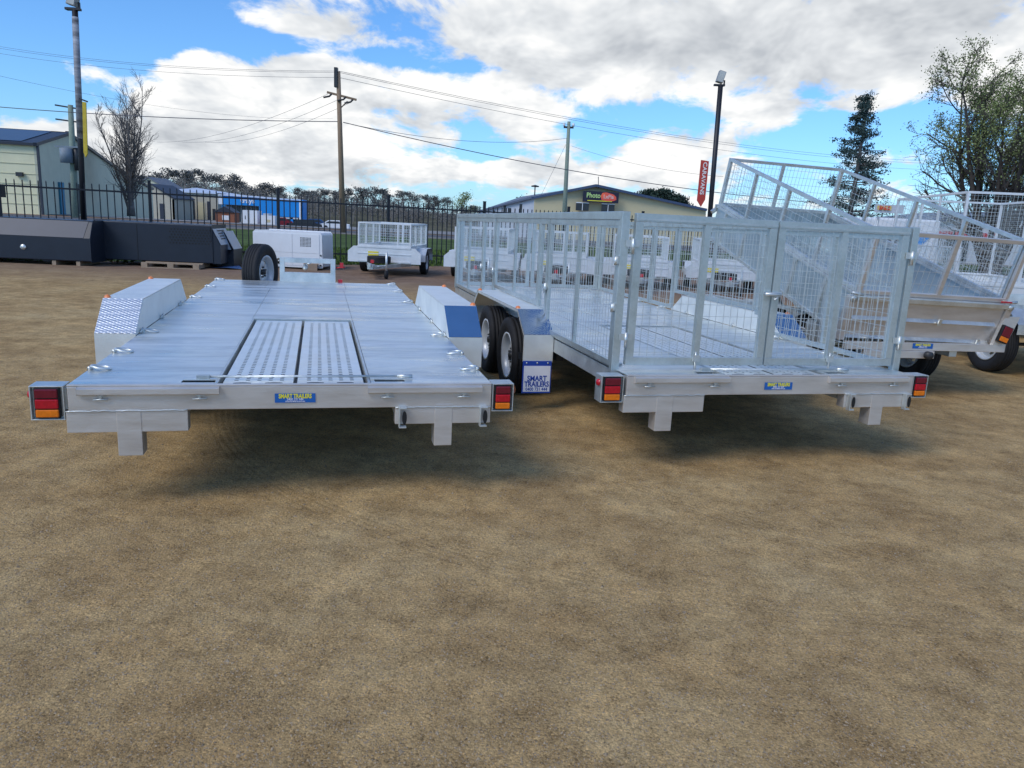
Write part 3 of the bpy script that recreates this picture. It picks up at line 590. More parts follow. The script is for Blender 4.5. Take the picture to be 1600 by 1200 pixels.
# ------------------------------------------------------------------ generic box trailer (rear at y=0, drawbar towards +y)
def box_trailer(name, label, W_=1.27, L=2.1, z0=.30, z1=.68, cage=.55, rw=.29, m=None, group=None, lamps=False, wr_=.0042):
    m = m or WHITEG; r = thing(name, label, 'trailer', group=group); h = W_/2; s = rw/.33; t = .02
    G().box(-h, h, 0, L, z0, z0+.02).out('floor', GALV, r)
    for sx in (-1, 1): G().box(min(sx*h, sx*(h-t)), max(sx*h, sx*(h-t)), t, L-t, z0+.02, z1).out('side_wall', m, r)
    for y_, nm in ((0, 'tailgate'), (L-t, 'front_wall')):
        w = G().box(-h, h, y_, y_+t, z0+.02, z1).out(nm, m, r)
        yy = y_-.012 if y_ == 0 else y_+t
        G().box(-h, h, yy, yy+.012, z1-.035, z1).box(-h, h, yy, yy+.012, z0+.2, z0+.22).box(-h, h, yy, yy+.012, z0+.02, z0+.05).out('ridge', m, w)
    c = L*.46; go = h+.24
    for sx in (-1, 1):
        a, b = sorted((sx*(h+.002), sx*go))
        mg = G().box(a, b, c-.30, c+.30, z1-.045, z1-.035).out('mudguard', m, r)
        G().add([(a, c+.30, z1-.035), (b, c+.30, z1-.035), (b, c+.5, z1-.19), (a, c+.5, z1-.19), (b, c+.5, z0+.03), (a, c+.5, z0+.03)], [(0,1,2,3),(3,2,4,5)]).out('guard_slope', m, mg)
        G().add([(a, c-.30, z1-.035), (b, c-.30, z1-.035), (b, c-.5, z1-.19), (a, c-.5, z1-.19), (b, c-.5, z0+.03), (a, c-.5, z0+.03)], [(0,1,2,3),(3,2,4,5)]).out('guard_slope', m, mg)
        # front wing plate
        G().prism([(sx*h, z0), (sx*go, z0), (sx*go, z1-.13), (sx*(h+.10), z1-.01), (sx*h, z1-.01)], 1, L-.02, L-.002).out('wing_plate', m, r)
        wheel(r, (sx*(h+.12), c, rw), sx, s)
        if lamps:
            tail_lamp(r, min(sx*(h+.03), sx*(h+.14)), max(sx*(h+.03), sx*(h+.14)), z0, z0+.14, 0, sx)
        G().bar((sx*(h-.1), L-.5, z0-.04), (sx*.03, L+1.15, z0-.04), .05, .08).out('drawbar_rail', GALV, r)
    G().tube([(-h-.05, c, rw), (h+.05, c, rw)], .02, 8).out('axle', DARKM, r)
    G().box(-.06, .06, L+1.1, L+1.32, z0-.07, z0+.03).box(-.03, .03, L+1.3, L+1.4, z0-.02, z0+.06).out('coupling', GALV, r)
    G().box(-.05, .02, L+1.14, L+1.20, z0+.06, z0+.13).out('breakaway_handle', RED, r)
    jw = G().tube([(-.28, L+.95, .12), (-.28, L+.95, z0+.30)], .025, 8).tube([(-.28, L+.95, z0), (0, L+1.05, z0-.03)], .02, 6).out('jockey_stand', GALV, r)
    G().lathe([(0, -.03), (.09, -.03), (.1, 0), (.09, .03), (0, .03)], (-.28, L+.95, .1), 16).out('jockey_wheel', TYRE, jw)
    G().box(h-.5, h-.25, L+.0, L+.010, z0+.16, z0+.26).out('number_plate', mat('yellow_plate', (.75, .62, .05), .5), r)
    # small spare laid flat on the drawbar
    M = Matrix.Translation((.02, L+.42, z0+.10)) @ Matrix.Rotation(math.pi/2, 4, 'Y') @ Matrix.Scale(s*.95, 4)
    t_ = PROTO[0].copy(); COL.objects.link(t_); t_.name = 'spare_wheel'; t_.parent = r; t_.matrix_basis = M
    if cage:
        for sx in (-1, 1): panel(r, 'cage_panel', (sx*(h-.02), .02, z1), (0, 1, 0), (0, 0, 1), L-.04, cage, [L*.33, L*.66], wu=.05, wv=.075, rail=.035, m=m, wr=wr_, wm=GALVW)
        for y_ in (.02, L-.02): panel(r, 'cage_panel', (-h, y_, z1), (1, 0, 0), (0, 0, 1), W_, cage, [W_*.25] if y_ > 1 else [W_*.5], wu=.055, wv=.06, rail=.035, m=m, wr=wr_, wm=GALVW)
    return r
GRPT = 'small galvanised caged trailers parked along the fence'
bt = box_trailer('box_trailer', 'small pale caged box trailer standing alone before the fence, right of the white canopy', group=GRPT)
def place(o, x, y, yaw): o.location = (x, y, 0); o.rotation_euler = (0, 0, yaw)
# yaw pi+a : drawbar towards the camera
place(bt, -3.05, 20.3, math.pi-.06)
row = [(-.75, 20.1, -.06, 'small pale caged box trailer partly hidden by the front corner of the tall mesh cage'),
       (1.15, 20.0, -.10, 'small pale caged box trailer seen through the left side mesh, first behind the cage'),
       (3.1, 20.1, -.12, 'small pale caged box trailer seen just left of the closed cage gates'),
       (5.2, 20.4, -.14, 'small pale caged box trailer seen through the left cage gate'),
       (7.3, 20.8, -.16, 'small pale caged box trailer behind the tipper, furthest right of its row')]
for x_, y_, a_, lb in row:
    c = copy_tree(bt); place(c, x_, y_, math.pi+a_); c['label'] = lb
# ------------------------------------------------------------------ tipping trailer
TP = thing('tipper_trailer', 'galvanised tipping trailer with its mesh-topped box raised behind the caged trailer', 'trailer', (3.811, 6.996, 0), (0, 0, .18))
TM = Matrix.Translation((0, 0, .946)) @ Matrix.Rotation(.253, 4, 'X') @ Matrix.Rotation(.023, 4, 'Y')
def TG(): return G(M=TM)
hw, LBX, HB, HC = .775, 3.2, .42, .584
FLM = mat('tipper_floor_steel', (.53, .60, .62), .42, .8, .2, 3, .08, 14, stretch=(3, .6, 1), rvar=.1)
TG().box(-hw, hw, .03, LBX, -HB, -HB+.01).out('tipper_floor', FLM, TP)
for sx in (-1, 1):
    w = TG().box(min(sx*hw, sx*(hw-.012)), max(sx*hw, sx*(hw-.012)), .03, LBX, -HB+.01, -.03).out('side_wall', FLM, TP)
    TG().box(min(sx*(hw+.02), sx*(hw-.045)), max(sx*(hw+.02), sx*(hw-.045)), .03, LBX, -.03, 0).out('side_top_rail', GALV, w, bevel=.002)
    for y_ in np.arange(.5, LBX, .6): TG().box(min(sx*hw, sx*(hw+.02)), max(sx*hw, sx*(hw+.02)), y_, y_+.04, -HB+.01, -.03).out('side_rib', GALV, w)
    TG().box(min(sx*.30, sx*.36), max(sx*.30, sx*.36), .1, LBX, -HB-.09, -HB).out('box_bearer', GALV, TP)
    TG().box(min(sx*hw, sx*(hw+.02)), max(sx*hw, sx*(hw+.02)), .03, LBX, -HB-.02, -HB+.01).out('bottom_rail', GALV, w)
TG().box(-hw, hw, LBX, LBX+.012, -HB, -.03).box(-hw, hw, LBX-.03, LBX+.03, -.03, 0).out('front_wall', FLM, TP)
for y_ in np.arange(.35, LBX, .55): TG().box(-hw, hw, y_, y_+.05, -HB-.04, -HB-.001).out('floor_bearer', GALV, TP)
# tailgate: top lip, middle ridge, bottom ridge
tg = TG().box(-hw, hw, .0, .022, -HB, -.004).out('tailgate', BEAM, TP)
TG().box(-hw, hw, -.035, -.001, -.050, -.004).out('tailgate_lip', GALV, tg, bevel=.004)
TG().prism([(0, -.20), (-.03, -.226), (0, -.232)], 0, -hw, hw*.94).prism([(0, -.385), (-.03, -.408), (0, -.414)], 0, -hw, hw*.94).out('tailgate_ridge', GALV, tg)
for x_, z_ in ((.12, -.215), (-.52, -.33), (.60, -.395)):
    TG().box(x_-.016, x_+.016, -.045, -.030, z_-.03, z_+.035).out('tailgate_catch', GALV, tg, bevel=.002)
for sx in (-1, 1):
    TG().box(min(sx*(hw+.003), sx*(hw+.07)), max(sx*(hw+.003), sx*(hw+.07)), -.02, .05, -HB-.02, -.02).out('tail_post', BEAM, TP, bevel=.003)
    TG().tube([(sx*(hw-.04), -.02, .0), (sx*(hw+.08), -.02, .02)], .014, 8).lathe([(0, -.03), (.03, -.03), (.03, .03), (0, .03)], (sx*(hw+.04), 0, -.04), 12, axis=1).out('tailgate_pin', GALV, TP)
TG().box(hw-.09, hw+.02, -.035, -.02, .01, .022).out('red_tag', RED, TP)
# lower chassis
ch = G(); ch.box(-.80, .86, .02, .08, .46, .53); ch.out('rear_beam', BEAM, TP, bevel=.003)
G().box(-.62, .10, .0, .06, .39, .458).out('lower_beam', BEAM, TP, bevel=.003)
G().lathe([(0, -.05), (.035, -.05), (.035, 0)], (.02, -.002, .425), 14, axis=1).out('towing_eye', DARKM, TP)
G().prism([(.72, .53), (.86, .53), (.96, .80), (.80, .80)], 1, .02, .06).out('corner_plate', BEAM, TP)
TPL = G(M=Matrix.Translation((.80, .0, .63)) @ Matrix.Rotation(.32, 4, 'Y'))
lb_ = TPL.box(-.055, .055, -.02, .015, -.075, .085).out('tail_lamp', BLACK, TP, bevel=.003)
for z_, hh_, mm in ((-.065, .045, AMB), (-.015, .092, REDD)):
    G(M=Matrix.Translation((.80, .0, .63)) @ Matrix.Rotation(.32, 4, 'Y')).box(-.045, .045, -.028, -.02, z_, z_+hh_).out('lens', mm, lb_, bevel=.003)
sticker(TP, -.02, .018, .505, w=.21, h=.05)
for sx in (-1, 1):
    G().box(min(sx*.32, sx*.40), max(sx*.32, sx*.40), .08, 3.3, .40, .50).out('chassis_rail', GALV, TP)
    G().bar((sx*.36, 3.1, .44), (0, 4.9, .44), .06, .10).out('drawbar_rail', GALV, TP)
    for y_ in (.95, 1.7): wheel(TP, (sx*.62, y_, .33), sx)
    a, b = sorted((sx*.52, sx*.755))
    mg = G().box(a, b, .85, 2.2, .672, .678).out('mudguard', GALV, TP)
for y_ in (.95, 1.7): G().tube([(-.56, y_, .33), (.56, y_, .33)], .022, 8).out('axle', GALV, TP)
f_ = G().box(.66, .88, 1.9, 1.906, .20, .33).out('mud_flap', BLUEP, TP); G().box(.665, .875, 1.897, 1.8995, .208, .30).out('flap_face', FLAPW, f_); text('lettering', '0400 731 444', .034, BLUEP, f_, Matrix.Translation((.77, 1.8955, .24)) @ RX90, .001, .0004, .8)
G().tube([(-.0, 1.2, .46), (.0, 2.3, .98)], .045, 12).tube([(0, 2.2, .93), (0, 2.9, 1.25)], .028, 10).out('hydraulic_ram', GALV, TP)
for sx in (-1, 1): G().bar((sx*.30, 1.4, .52), (sx*.30, 2.9, 1.22), .04, .06).bar((sx*.30, 2.9, 1.22), (sx*.30, 2.0, .52), .04, .05).out('tip_brace', GALV, TP)
G().box(-.775, -.62, .2, .75, .62, .64).prism([(.2, .62), (.75, .62), (.75, .35), (.45, .42)], 0, -.785, -.777).out('guard_skirt', GALV, TP)
# cage on the box
def tpt(x, y, z): return TM @ Vector((x, y, z))
tu = (TM.to_3x3() @ Vector((1, 0, 0))); tv = (TM.to_3x3() @ Vector((0, 0, 1))); tw = (TM.to_3x3() @ Vector((0, 1, 0)))
for sx in (-1, 1): panel(TP, 'cage_panel', tpt(sx*(hw-.02), .045, .002), tw, tv, LBX-.05, HC, [LBX*.25, LBX*.5, LBX*.75], wu=.075, wv=.075, rail=.035, depth=.035, wr=.0028, m=GALV)
panel(TP, 'cage_panel', tpt(-hw, LBX-.0, .002), tu, tv, 2*hw, HC, [hw*.95], wu=.05, wv=.09, rail=.035, depth=.03, wr=.0028, m=GALV)
panel(TP, 'cage_panel', tpt(-hw, .02, .002), tu, tv, 2*hw, HC, [hw*1.05], wu=.06, wv=.11, rail=.035, depth=.035, wr=.0028, m=BEAM)
TG().bar((-hw+.05, LBX+.05, -.02), (-hw-.06, LBX+.03, -.10), .04).bar((-hw+.3, LBX+.04, -.02), (-hw-.02, LBX+.04, -.02), .04).out('front_lug', GALV, TP)
# ------------------------------------------------------------------ trailers at the right edge
c = box_trailer('box_trailer', 'low galvanised box trailer at the right edge with its left wheel beside the tipper', 1.6, 3.0, .47, .80, .0, .33, m=GALV, group=None, lamps=True); place(c, 6.62, 7.55, .10)
c = box_trailer('box_trailer', 'tall white mesh-caged trailer behind the tipper in front of the willow', 1.9, 3.4, .45, .85, 1.38, .31, m=WHITEG, wr_=.0026); place(c, 7.75, 11.9, -.16)
c = box_trailer('box_trailer', 'white caged trailer with low sides behind the raised box, below the sale sign', 1.7, 2.6, .45, .8, .55, .30, m=WHITEG); place(c, 9.3, 17.2, .5)
# ------------------------------------------------------------------ canopies, pallets
def canopy_box(name, label, loc, yaw, Lx, prof, m, holes=None, parts=True, cat='canopy'):
    """long box along x with its end profile in y-z (front at y=0)"""
    r = thing(name, label, cat, loc, (0, 0, yaw))
    G().prism(prof, 0, 0, Lx).out('shell', m, r, bevel=.02)
    return r
pr = [(0, .0), (0, .50), (.18, .86), (1.1, .86), (1.1, 0)]
CHL = mat('grey_lid_paint', (.04, .048, .07), .45, .1, .06, 3)
# left: long black box with sloping paler lid
a0 = gnd(-40, 409); a1 = gnd(154, 416)
c1 = canopy_box('ute_canopy', 'long black ute canopy with a grey sloping lid at the left edge of the yard', (a0.x-.35, a0.y+.0, .10), .10, 2.75, pr, CHARC)
G().add([(.05, -.004, .505), (2.60, -.004, .505), (2.66, .168, .855), (.05, .168, .855)], [(0,1,2,3)]).out('lid_panel', CHL, c1)
G().box(.05, 2.72, .19, 1.08, .861, .868).out('top_lid', CHL, c1)
G().lathe([(0, -.02), (.05, -.015), (.06, 0)], (1.35, -.002, .26), 14, axis=1).box(1.30, 1.42, -.03, -.018, .25, .27).out('handle', GALV, c1)
for x_ in (.5, 1.95, 2.45): G((0, 0, -.10)).box(x_-.04, x_+.04, .02, 1.0, 0, .098).out('skid', PALM, c1)
a0 = gnd(160, 417)
c2 = canopy_box('ute_canopy', 'long charcoal ute canopy on a pallet with round punched vents and angled end', (-9.55, 17.35, .12), .12, 2.55, [(0, 0), (0, .86), (1.2, .86), (1.2, 0)], CHARC)
# angled nose of the canopy on the right end
NOSE = mat('silver_nose_paint', (.42, .46, .50), .4, .2, .04, 3)
G().add([(2.55, 0, 0), (2.72, .0, .0), (2.72, 0, .42), (2.50, 0, .86), (2.55, 1.2, 0), (2.72, 1.2, 0), (2.72, 1.2, .42), (2.50, 1.2, .86)], [(0,1,2,3),(7,6,5,4),(1,5,6,2),(2,6,7,3),(0,4,5,1)]).out('nose', CHARC, c2)
G().add([(2.728, .02, .43), (2.51, .02, .868), (2.51, 1.18, .868), (2.728, 1.18, .43)], [(0,1,2,3)]).out('nose_panel', NOSE, c2)
for i in range(4): G().add([(2.575+.03*i, .3, .755-.06*i), (2.575+.03*i, .9, .755-.06*i), (2.588+.03*i, .9, .73-.06*i), (2.588+.03*i, .3, .73-.06*i)], [(0,1,2,3)]).out('nose_slot', BLACK, c2)
vh = G()
for j in range(6):
    for i in range(13):
        x_ = 1.62+.07*i+(.035 if j % 2 else 0); z_ = .44+.062*j
        pts = [(x_+.021*math.cos(q), z_+.021*math.sin(q)) for q in np.linspace(0, 2*math.pi, 8, endpoint=False)]
        vh.prism(pts, 1, -.004, -.001)
vh.out('vent_holes', BLACK, c2, kind='stuff')
G().box(.9, .91, -.006, -.001, .02, .84).out('panel_joint', BLACK, c2)
p = thing('pallet', 'bare timber pallet under the charcoal ute canopy', 'pallet', (-8.42, 17.10, 0), (0, 0, .12))
def pallet(p):
    for y_ in (0, .28, .56, .84): G().box(0, 1.25, y_, y_+.1, .10, .118).out('board', PALM, p)
    for x_ in (0, .56, 1.11): G().box(x_, x_+.13, 0, .94, .018, .10).out('block', PALM, p)
    for y_ in (0, .84): G().box(0, 1.25, y_, y_+.1, 0, .018).out('board', PALM, p)
pallet(p)
c3 = thing('toolbox', 'small dark toolbox with a silver sloping face between the black and white canopies', 'toolbox', (-7.35, 18.3, .02), (0, 0, .1))
G().add([(-.25, .3, 0), (.12, 0, 0), (.55, .0, 0), (.55, 0, .40), (.33, 0, .82), (-.12, .0, .82), (-.25, 0, .4), (-.25, .8, 0), (.55, .8, 0), (.55, .8, .4), (.33, .8, .82), (-.12, .8, .82), (-.25, .8, .4)], [(1,2,3,4,5,6,0),(2,8,9,3),(3,9,10,4),(4,10,11,5),(7,12,11,10,9,8),(0,6,12,7),(6,5,11,12)]).out('shell', CHARC, c3)
G().add([(.07, -.01, .41), (.50, -.012, .40), (.33, -.010, .81), (-.05, -.010, .81)], [(0,1,2,3)]).add([(.555, .01, .41), (.34, .01, .825), (.34, .79, .825), (.555, .79, .41)], [(0,1,2,3)]).out('silver_face', NOSE, c3)
o = G().add([(0, 0, .01), (.5, -.1, .05), (.8, .1, .01), (.6, .4, .07), (.2, .35, .03)], [(0,1,2,3,4)]).out('tarp', mat('blue_tarp', (.03, .08, .2), .5), None); o.location = (-7.2, 17.75, 0); tag(o, 'crumpled blue plastic sheet on the ground beside the toolbox', 'tarp')
# white canopy
wl = at(397, 412, 18.9); wr_ = at(515, 419, 18.9)
c4 = thing('ute_canopy', 'white ute canopy with square vent grille standing behind the spare wheel', 'canopy', (wl.x, 18.9, wl.z-.02), (0, 0, 0))
Lw = (wr_.x-wl.x)*.90; zt = .84
G().prism([(0, 0), (Lw, 0), (Lw-.02, zt-.05), (Lw-.06, zt), (.05, zt), (0, zt-.05)], 1, 0, 1.1).out('shell', WHITEP, c4, bevel=.015)
G().box(.02, Lw*.565, -.012, -.001, .34, zt-.04).box(Lw*.57, Lw-.06, -.012, -.001, .34, zt-.04).out('upper_door', WHITEP, c4, bevel=.003)
G().box(.02, Lw*.565, -.008, -.001, .03, .335).box(Lw*.57, Lw-.06, -.008, -.001, .03, .335).out('lower_door', WHITEP, c4, bevel=.003)
vh = G()
for j in range(7):
    for i in range(8): vh.box(Lw*.685+i*.034, Lw*.685+i*.034+.02, -.016, -.0125, .50+j*.033, .50+j*.033+.02)
vh.out('vent_grille', BLACK, c4, kind='stuff')
G().lathe([(0, -.03), (.05, -.025), (.075, -.009)], (.62, 0, .12), 16, axis=1).out('handle', BLACK, c4)
G().lathe([(0, -.045), (.018, -.045), (.02, -.03)], (.62, 0, .125), 8, axis=1).out('handle_key', GALV, c4)
for z_ in (.06, .30): G().lathe([(0, -.02), (.02, -.02), (.02, 0)], (Lw-.03, 0, z_), 8, axis=1).out('hinge_cap', BLACK, c4)
zb = c4.location.z
for x_ in (.15, 1.15): G((0, 0, -zb)).box(x_, x_+.1, .1, 1.0, 0, zb-.002).out('skid', PALM, c4)
CARD = mat('cardboard', (.36, .26, .18), .9)
o = G().box(0, .32, 0, .2, 0, .16).box(.32, .36, 0, .18, .155, .16).out('cardboard_box', CARD, None); o.location = (wl.x+1.3, 18.62, 0); o.rotation_euler = (0, 0, .2); tag(o, 'brown cardboard box on the ground under the end of the white canopy', 'box')
# ------------------------------------------------------------------ fence
FE = thing('picket_fence', 'long black steel picket fence running behind the trailers', 'fence', FA, (0, 0, math.atan2(fdir.y, fdir.x)))
SP = 3.03; n0, n1_ = -1, 12
post = G().box(-.035, .035, -.035, .035, 0, 1.93).box(-.04, .04, -.04, .04, 1.93, 1.945).out('fence_post', FENCEM, FE); post.location = (n0*SP, 0, 0)
for i in range(n0+1, n1_+1): inst(post, FE, (i*SP, 0, 0))
pk = None
for i in range(n0, n1_):
    for z_ in (.28, 1.62): G().box(i*SP+.036, (i+1)*SP-.036, -.018, .018, z_, z_+.04).out('rail', FENCEM, FE)
    for j in range(1, 20):
        x_ = i*SP+j*SP/20
        if pk is None: pk = G().box(-.0115, .0115, -.0115, .0115, .08, 1.77).add([(-.0115, -.0115, 1.77), (.0115, -.0115, 1.77), (.0115, .0115, 1.77), (-.0115, .0115, 1.77), (0, 0, 1.80)], [(0,1,4),(1,2,4),(2,3,4),(3,0,4)]).out('picket', FENCEM, FE); pk.location = (x_, 0, 0)
        else: inst(pk, FE, (x_, 0, 0))
sg = G().box(-.1, .38, -.03, -.022, 1.38, 1.62).out('notice_board', BLACK, FE); sg.location = (-.25, 0, 0)
# ------------------------------------------------------------------ floodlight poles
def lean(p_top, p_bot): return p_bot, p_top
def flood_pole(label, base, top, r, lamp_face):
    o = thing('floodlight_pole', label, 'light pole', base); d = Vector(top)-Vector(base)
    G().tube([(0, 0, 0), tuple(d)], r, 12).out('pole', FENCEM, o)
    G((d.x, d.y, d.z)).box(-.20, .12, -.06, .06, -.03, .02).box(.08, .12, -.02, .02, .02, .14).out('bracket', FENCEM, o)
    lm = G(M=Matrix.Translation(d+Vector((-.02, 0, .22))) @ Matrix.Rotation(.25, 4, 'Y')).box(-.10, .10, -.09, .09, -.16, .17).out('lamp_head', mat('lamp_casing', (.35, .34, .32), .5, .4), o, bevel=.01)
    G(M=Matrix.Translation(d+Vector((-.02, 0, .22))) @ Matrix.Rotation(.25, 4, 'Y')).box(-.085, .085, -.10, -.091, -.14, .15).out('lamp_glass', mat('lamp_glass', (.5, .5, .45), .15), lm)
    return o
b0 = Vector((at(134, 414, 18.3).x, 18.3, 0)); t0 = at(117, 14, 18.3)
PL = flood_pole('black floodlight pole with a yellow banner behind the black canopies', b0, t0, .062, 1)
WORN = mat('worn_grey_paint', (.03, .03, .035), .7, 0, .1, 2.2, col2=(.50, .52, .56), stretch=(.3, .3, 2.2))
q0 = (t0-b0)*.50; q1 = (t0-b0)*.97
G().tube([tuple(q0), tuple(q1)], .068, 12).out('worn_sleeve', WORN, PL)
b1 = Vector((at(1101, 435, 24).x, 24, 0)); t1 = at(1126, 133, 24)
PR = flood_pole('black floodlight pole with a red caravans sign above the cage', b1, t1, .075, 1)
# yellow banner
def banner(name, label, pts, Y, th, m, par=None):
    c = sum((at(px, py, Y) for px, py in pts), Vector())/len(pts); g = G()
    P3 = [at(px, py, Y)-c for px, py in pts]; n = len(P3)
    g.add([(p_.x, -th/2, p_.z) for p_ in P3]+[(p_.x, th/2, p_.z) for p_ in P3], [tuple(range(n)), tuple(range(n, 2*n))[::-1]]+[(i, (i+1) % n, n+(i+1) % n, n+i) for i in range(n)])
    r = thing(name, label, 'sign', c); g.out('sign_panel', m, r); return r, c
r, c = banner('banner_sign', 'narrow yellow vertical banner fixed to the left floodlight pole', [(129, 159), (134.5, 160), (137, 240), (134, 246), (131, 238)], 18.2, .03, mat('banner_yellow', (.55, .42, .03), .6, 0, .2, 6))
G().bar(at(124, 154, 18.2)-c, at(137, 159, 18.2)-c, .03).out('arm', FENCEM, r)
for k_, ch_ in enumerate('VOLK'):
    pass
r, c = banner('arrow_sign', 'red vertical sign with white CARAVANS lettering on the right floodlight pole', [(1095.5, 250), (1107.5, 252), (1101.5, 312), (1095, 323), (1089, 313)], 23.85, .06, mat('sign_red', (.50, .05, .03), .5, 0, .1, 3))
dv = (at(1095, 310, 23.85)-at(1102, 252, 23.85)).normalized(); ang = math.atan2(dv.z, dv.x)
tx = text('lettering', 'CARAVANS', .165, mat('sign_white', (.85, .8, .75), .5), r, Matrix.Translation(at(1098.6, 279, 23.85)-c+Vector((0, -.036, 0))) @ Matrix.Rotation(-ang, 4, 'Y') @ RX90, .003, .003, 1.12)
# ------------------------------------------------------------------ power poles and lines
def wire(name, a, b, sag, r, label, n=24):
    a = Vector(a); b = Vector(b); pts = [a.lerp(b, i/n)-Vector((0, 0, sag*4*(i/n)*(1-i/n))) for i in range(n+1)]
    o = G().tube(pts, r*.72, 5).out(name, ins, None); tag(o, label, 'power line'); return o
tb = Vector((at(536, 365, 50).x, 50, 0)); tt = at(528.5, 112, 50)
PP = thing('power_pole', 'brown timber power pole with a crossarm standing on the grass verge', 'power pole', tb); d = tt-tb
G().tube([(0, 0, 0), tuple(d*.5), tuple(d)], .19, 10, r2=.13).out('pole', TIMB, PP)
xa, xb = at(511, 144, 50)-tb, at(557, 156, 50)-tb
G().bar(xa, xb, .1, .13).out('crossarm', TIMB, PP)
for q in ((519, 147), (541, 152), (552, 156)): G((at(*q, 50)-tb)[:]).tube([(0, -.1, 0), (-.15, -.1, -.15), (-.5, -.2, -.25)], .06, 6).out('insulator', DARKM, PP)
G((at(525.5, 122, 50)-tb)[:]).box(-.10, .10, -.2, .1, -.55, .6).out('pole_top_fitting', DARKM, PP)
G().tube([tuple(at(543, 158, 50)-tb), tuple(at(533, 168, 50)-tb)], .04, 5).tube([tuple(at(528, 150, 50)-tb), tuple(at(533, 160, 50)-tb)], .04, 5).out('arm_brace', TIMB, PP)
fb = Vector((at(880, 372, 72).x, 72, 0)); ft = at(889, 190, 72)
P2 = thing('power_pole', 'grey power pole with white insulators behind the cage, before the photo shop', 'power pole', fb); d = ft-fb
G().tube([(0, 0, 0), tuple(d*.5), tuple(d)], .24, 10, r2=.15).out('pole', POLEG, P2)
G((at(888.5, 199, 72)-fb)[:]).box(-.45, .45, -.1, .1, -.08, .08).out('crossarm', DARKM, P2)
for dx in (-.42, .42, 0): G((at(888.5, 199, 72)-fb+Vector((dx, 0, .1)))[:]).lathe([(0, .28), (.12, .25), (.09, .1), (.13, 0), (0, 0)], (0, 0, 0), 8, axis=2).out('insulator', WHITEP, P2)
lb = Vector((at(118, 332, 56).x, 56, 0)); lt = at(110, 164, 56)
P3 = thing('power_pole', 'pale green power pole with a transformer in front of the cream shed', 'power pole', lb); d = lt-lb
G().tube([(0, 0, 0), tuple(d*.5), tuple(d)], .26, 10, r2=.17).out('pole', POLEG, P3)
for (x0, y0, x1, y1) in ((86, 164, 122, 170), (87, 186, 123, 191)): G().bar(at(x0, y0, 56)-lb, at(x1, y1, 56)-lb, .08, .1).out('crossarm', DARKM, P3)
tc_ = at(104, 243, 55.6)-lb
G(tc_[:]).lathe([(0, .55), (.42, .50), (.42, -.5), (0, -.5)], (0, 0, 0), 16, axis=2).box(-.75, .9, -.06, .06, .55, .65).out('transformer', mat('transformer_grey', (.20, .24, .28), .6), P3)
G((at(120, 246, 55.8)-lb)[:]).lathe([(0, .7), (.2, .6), (.2, -.9), (0, -.9)], (0, 0, 0), 10, axis=2).out('cable_box', DARKM, P3)
# lines
wire('overhead_cable', at(-60, 162, 52), at(531, 190, 50), .25, .035, 'thick low cable from the left edge to the timber pole')
wire('overhead_cable', at(536, 191, 50), at(1400, 325, 60), .9, .035, 'thick low cable running down right from the timber pole over the cage')
wire('overhead_line', at(538, 192, 50), at(886, 216, 72), .7, .02, 'thin line from the timber pole to the grey pole at crossarm height')
wire('overhead_line', at(893, 228, 72), at(1130, 276, 60), .4, .016, 'thin line leaving the grey pole towards the right')
wire('guy_wire', at(884, 226, 72), at(845, 306, 70), .0, .018, 'slanting stay wire left of the grey pole')
for k_, (ya, yb, yc) in enumerate(((65, 111, 258), (68, 113, 262), (76, 121, 272))):
    wire('overhead_line', at(-60, ya-3, 66), at(527, yb, 50), .6, .014, ['topmost of the three high lines left of the timber pole', 'middle of the three high lines left of the timber pole', 'lowest of the three high lines left of the timber pole'][k_])
    wire('overhead_line', at(529, yb, 50), at(1480, yc-6, 95), 1.2, .017, ['topmost of the three high lines right of the timber pole', 'middle of the three high lines right of the timber pole', 'lowest of the three high lines right of the timber pole'][k_])
for k_, (q, e) in enumerate((((512, 147), (245, 222)), ((530, 155), (285, 222)), ((548, 160), (320, 222)))):
    wire('overhead_line', at(*q, 50), at(*e, 90), .8, .015, ['uppermost of the three lines falling left from the crossarm', 'middle of the three lines falling left from the crossarm', 'lowest of the three lines falling left from the crossarm'][k_])
wire('overhead_line', at(-60, 105, 62), at(520, 185, 110), 1.2, .014, 'faint single line crossing the cloud left of the timber pole')
# ------------------------------------------------------------------ buildings
CREAM = mat('cream_cladding', (.82, .76, .49), .7, 0, .05, 1); CREAMJ = mat('cream_joint', (.52, .48, .30), .7); CREAMG = mat('grey_and_shaded_cladding', (.62, .61, .45), .75, 0, .06, 1)  # CREAMG: shade painted on the cream shed's gable, own colour on the grey shed
ROOFB = mat('dark_blue_roof', (.07, .10, .17), .45, .3, .1, 1); ROOFD = mat('dark_trim', (.03, .035, .05), .5); BEIGE = mat('beige_cladding', (.50, .45, .34), .75, 0, .06, .6)
BLUEB = mat('blue_shop_paint', (.0, .24, .66), .5, 0, .04, .6); WROOF = mat('pale_roof', (.62, .68, .78), .45, .2, .06, .6); GLASSD = mat('dark_opening', (.03, .035, .04), .3)
TAN = mat('tan_cladding', (.62, .53, .32), .75, 0, .05, .5); GREYW = mat('pale_grey_wall', (.55, .57, .60), .7, 0, .06, .5)
def build_at(name, label, base, cat='building'): return thing(name, label, cat, base)
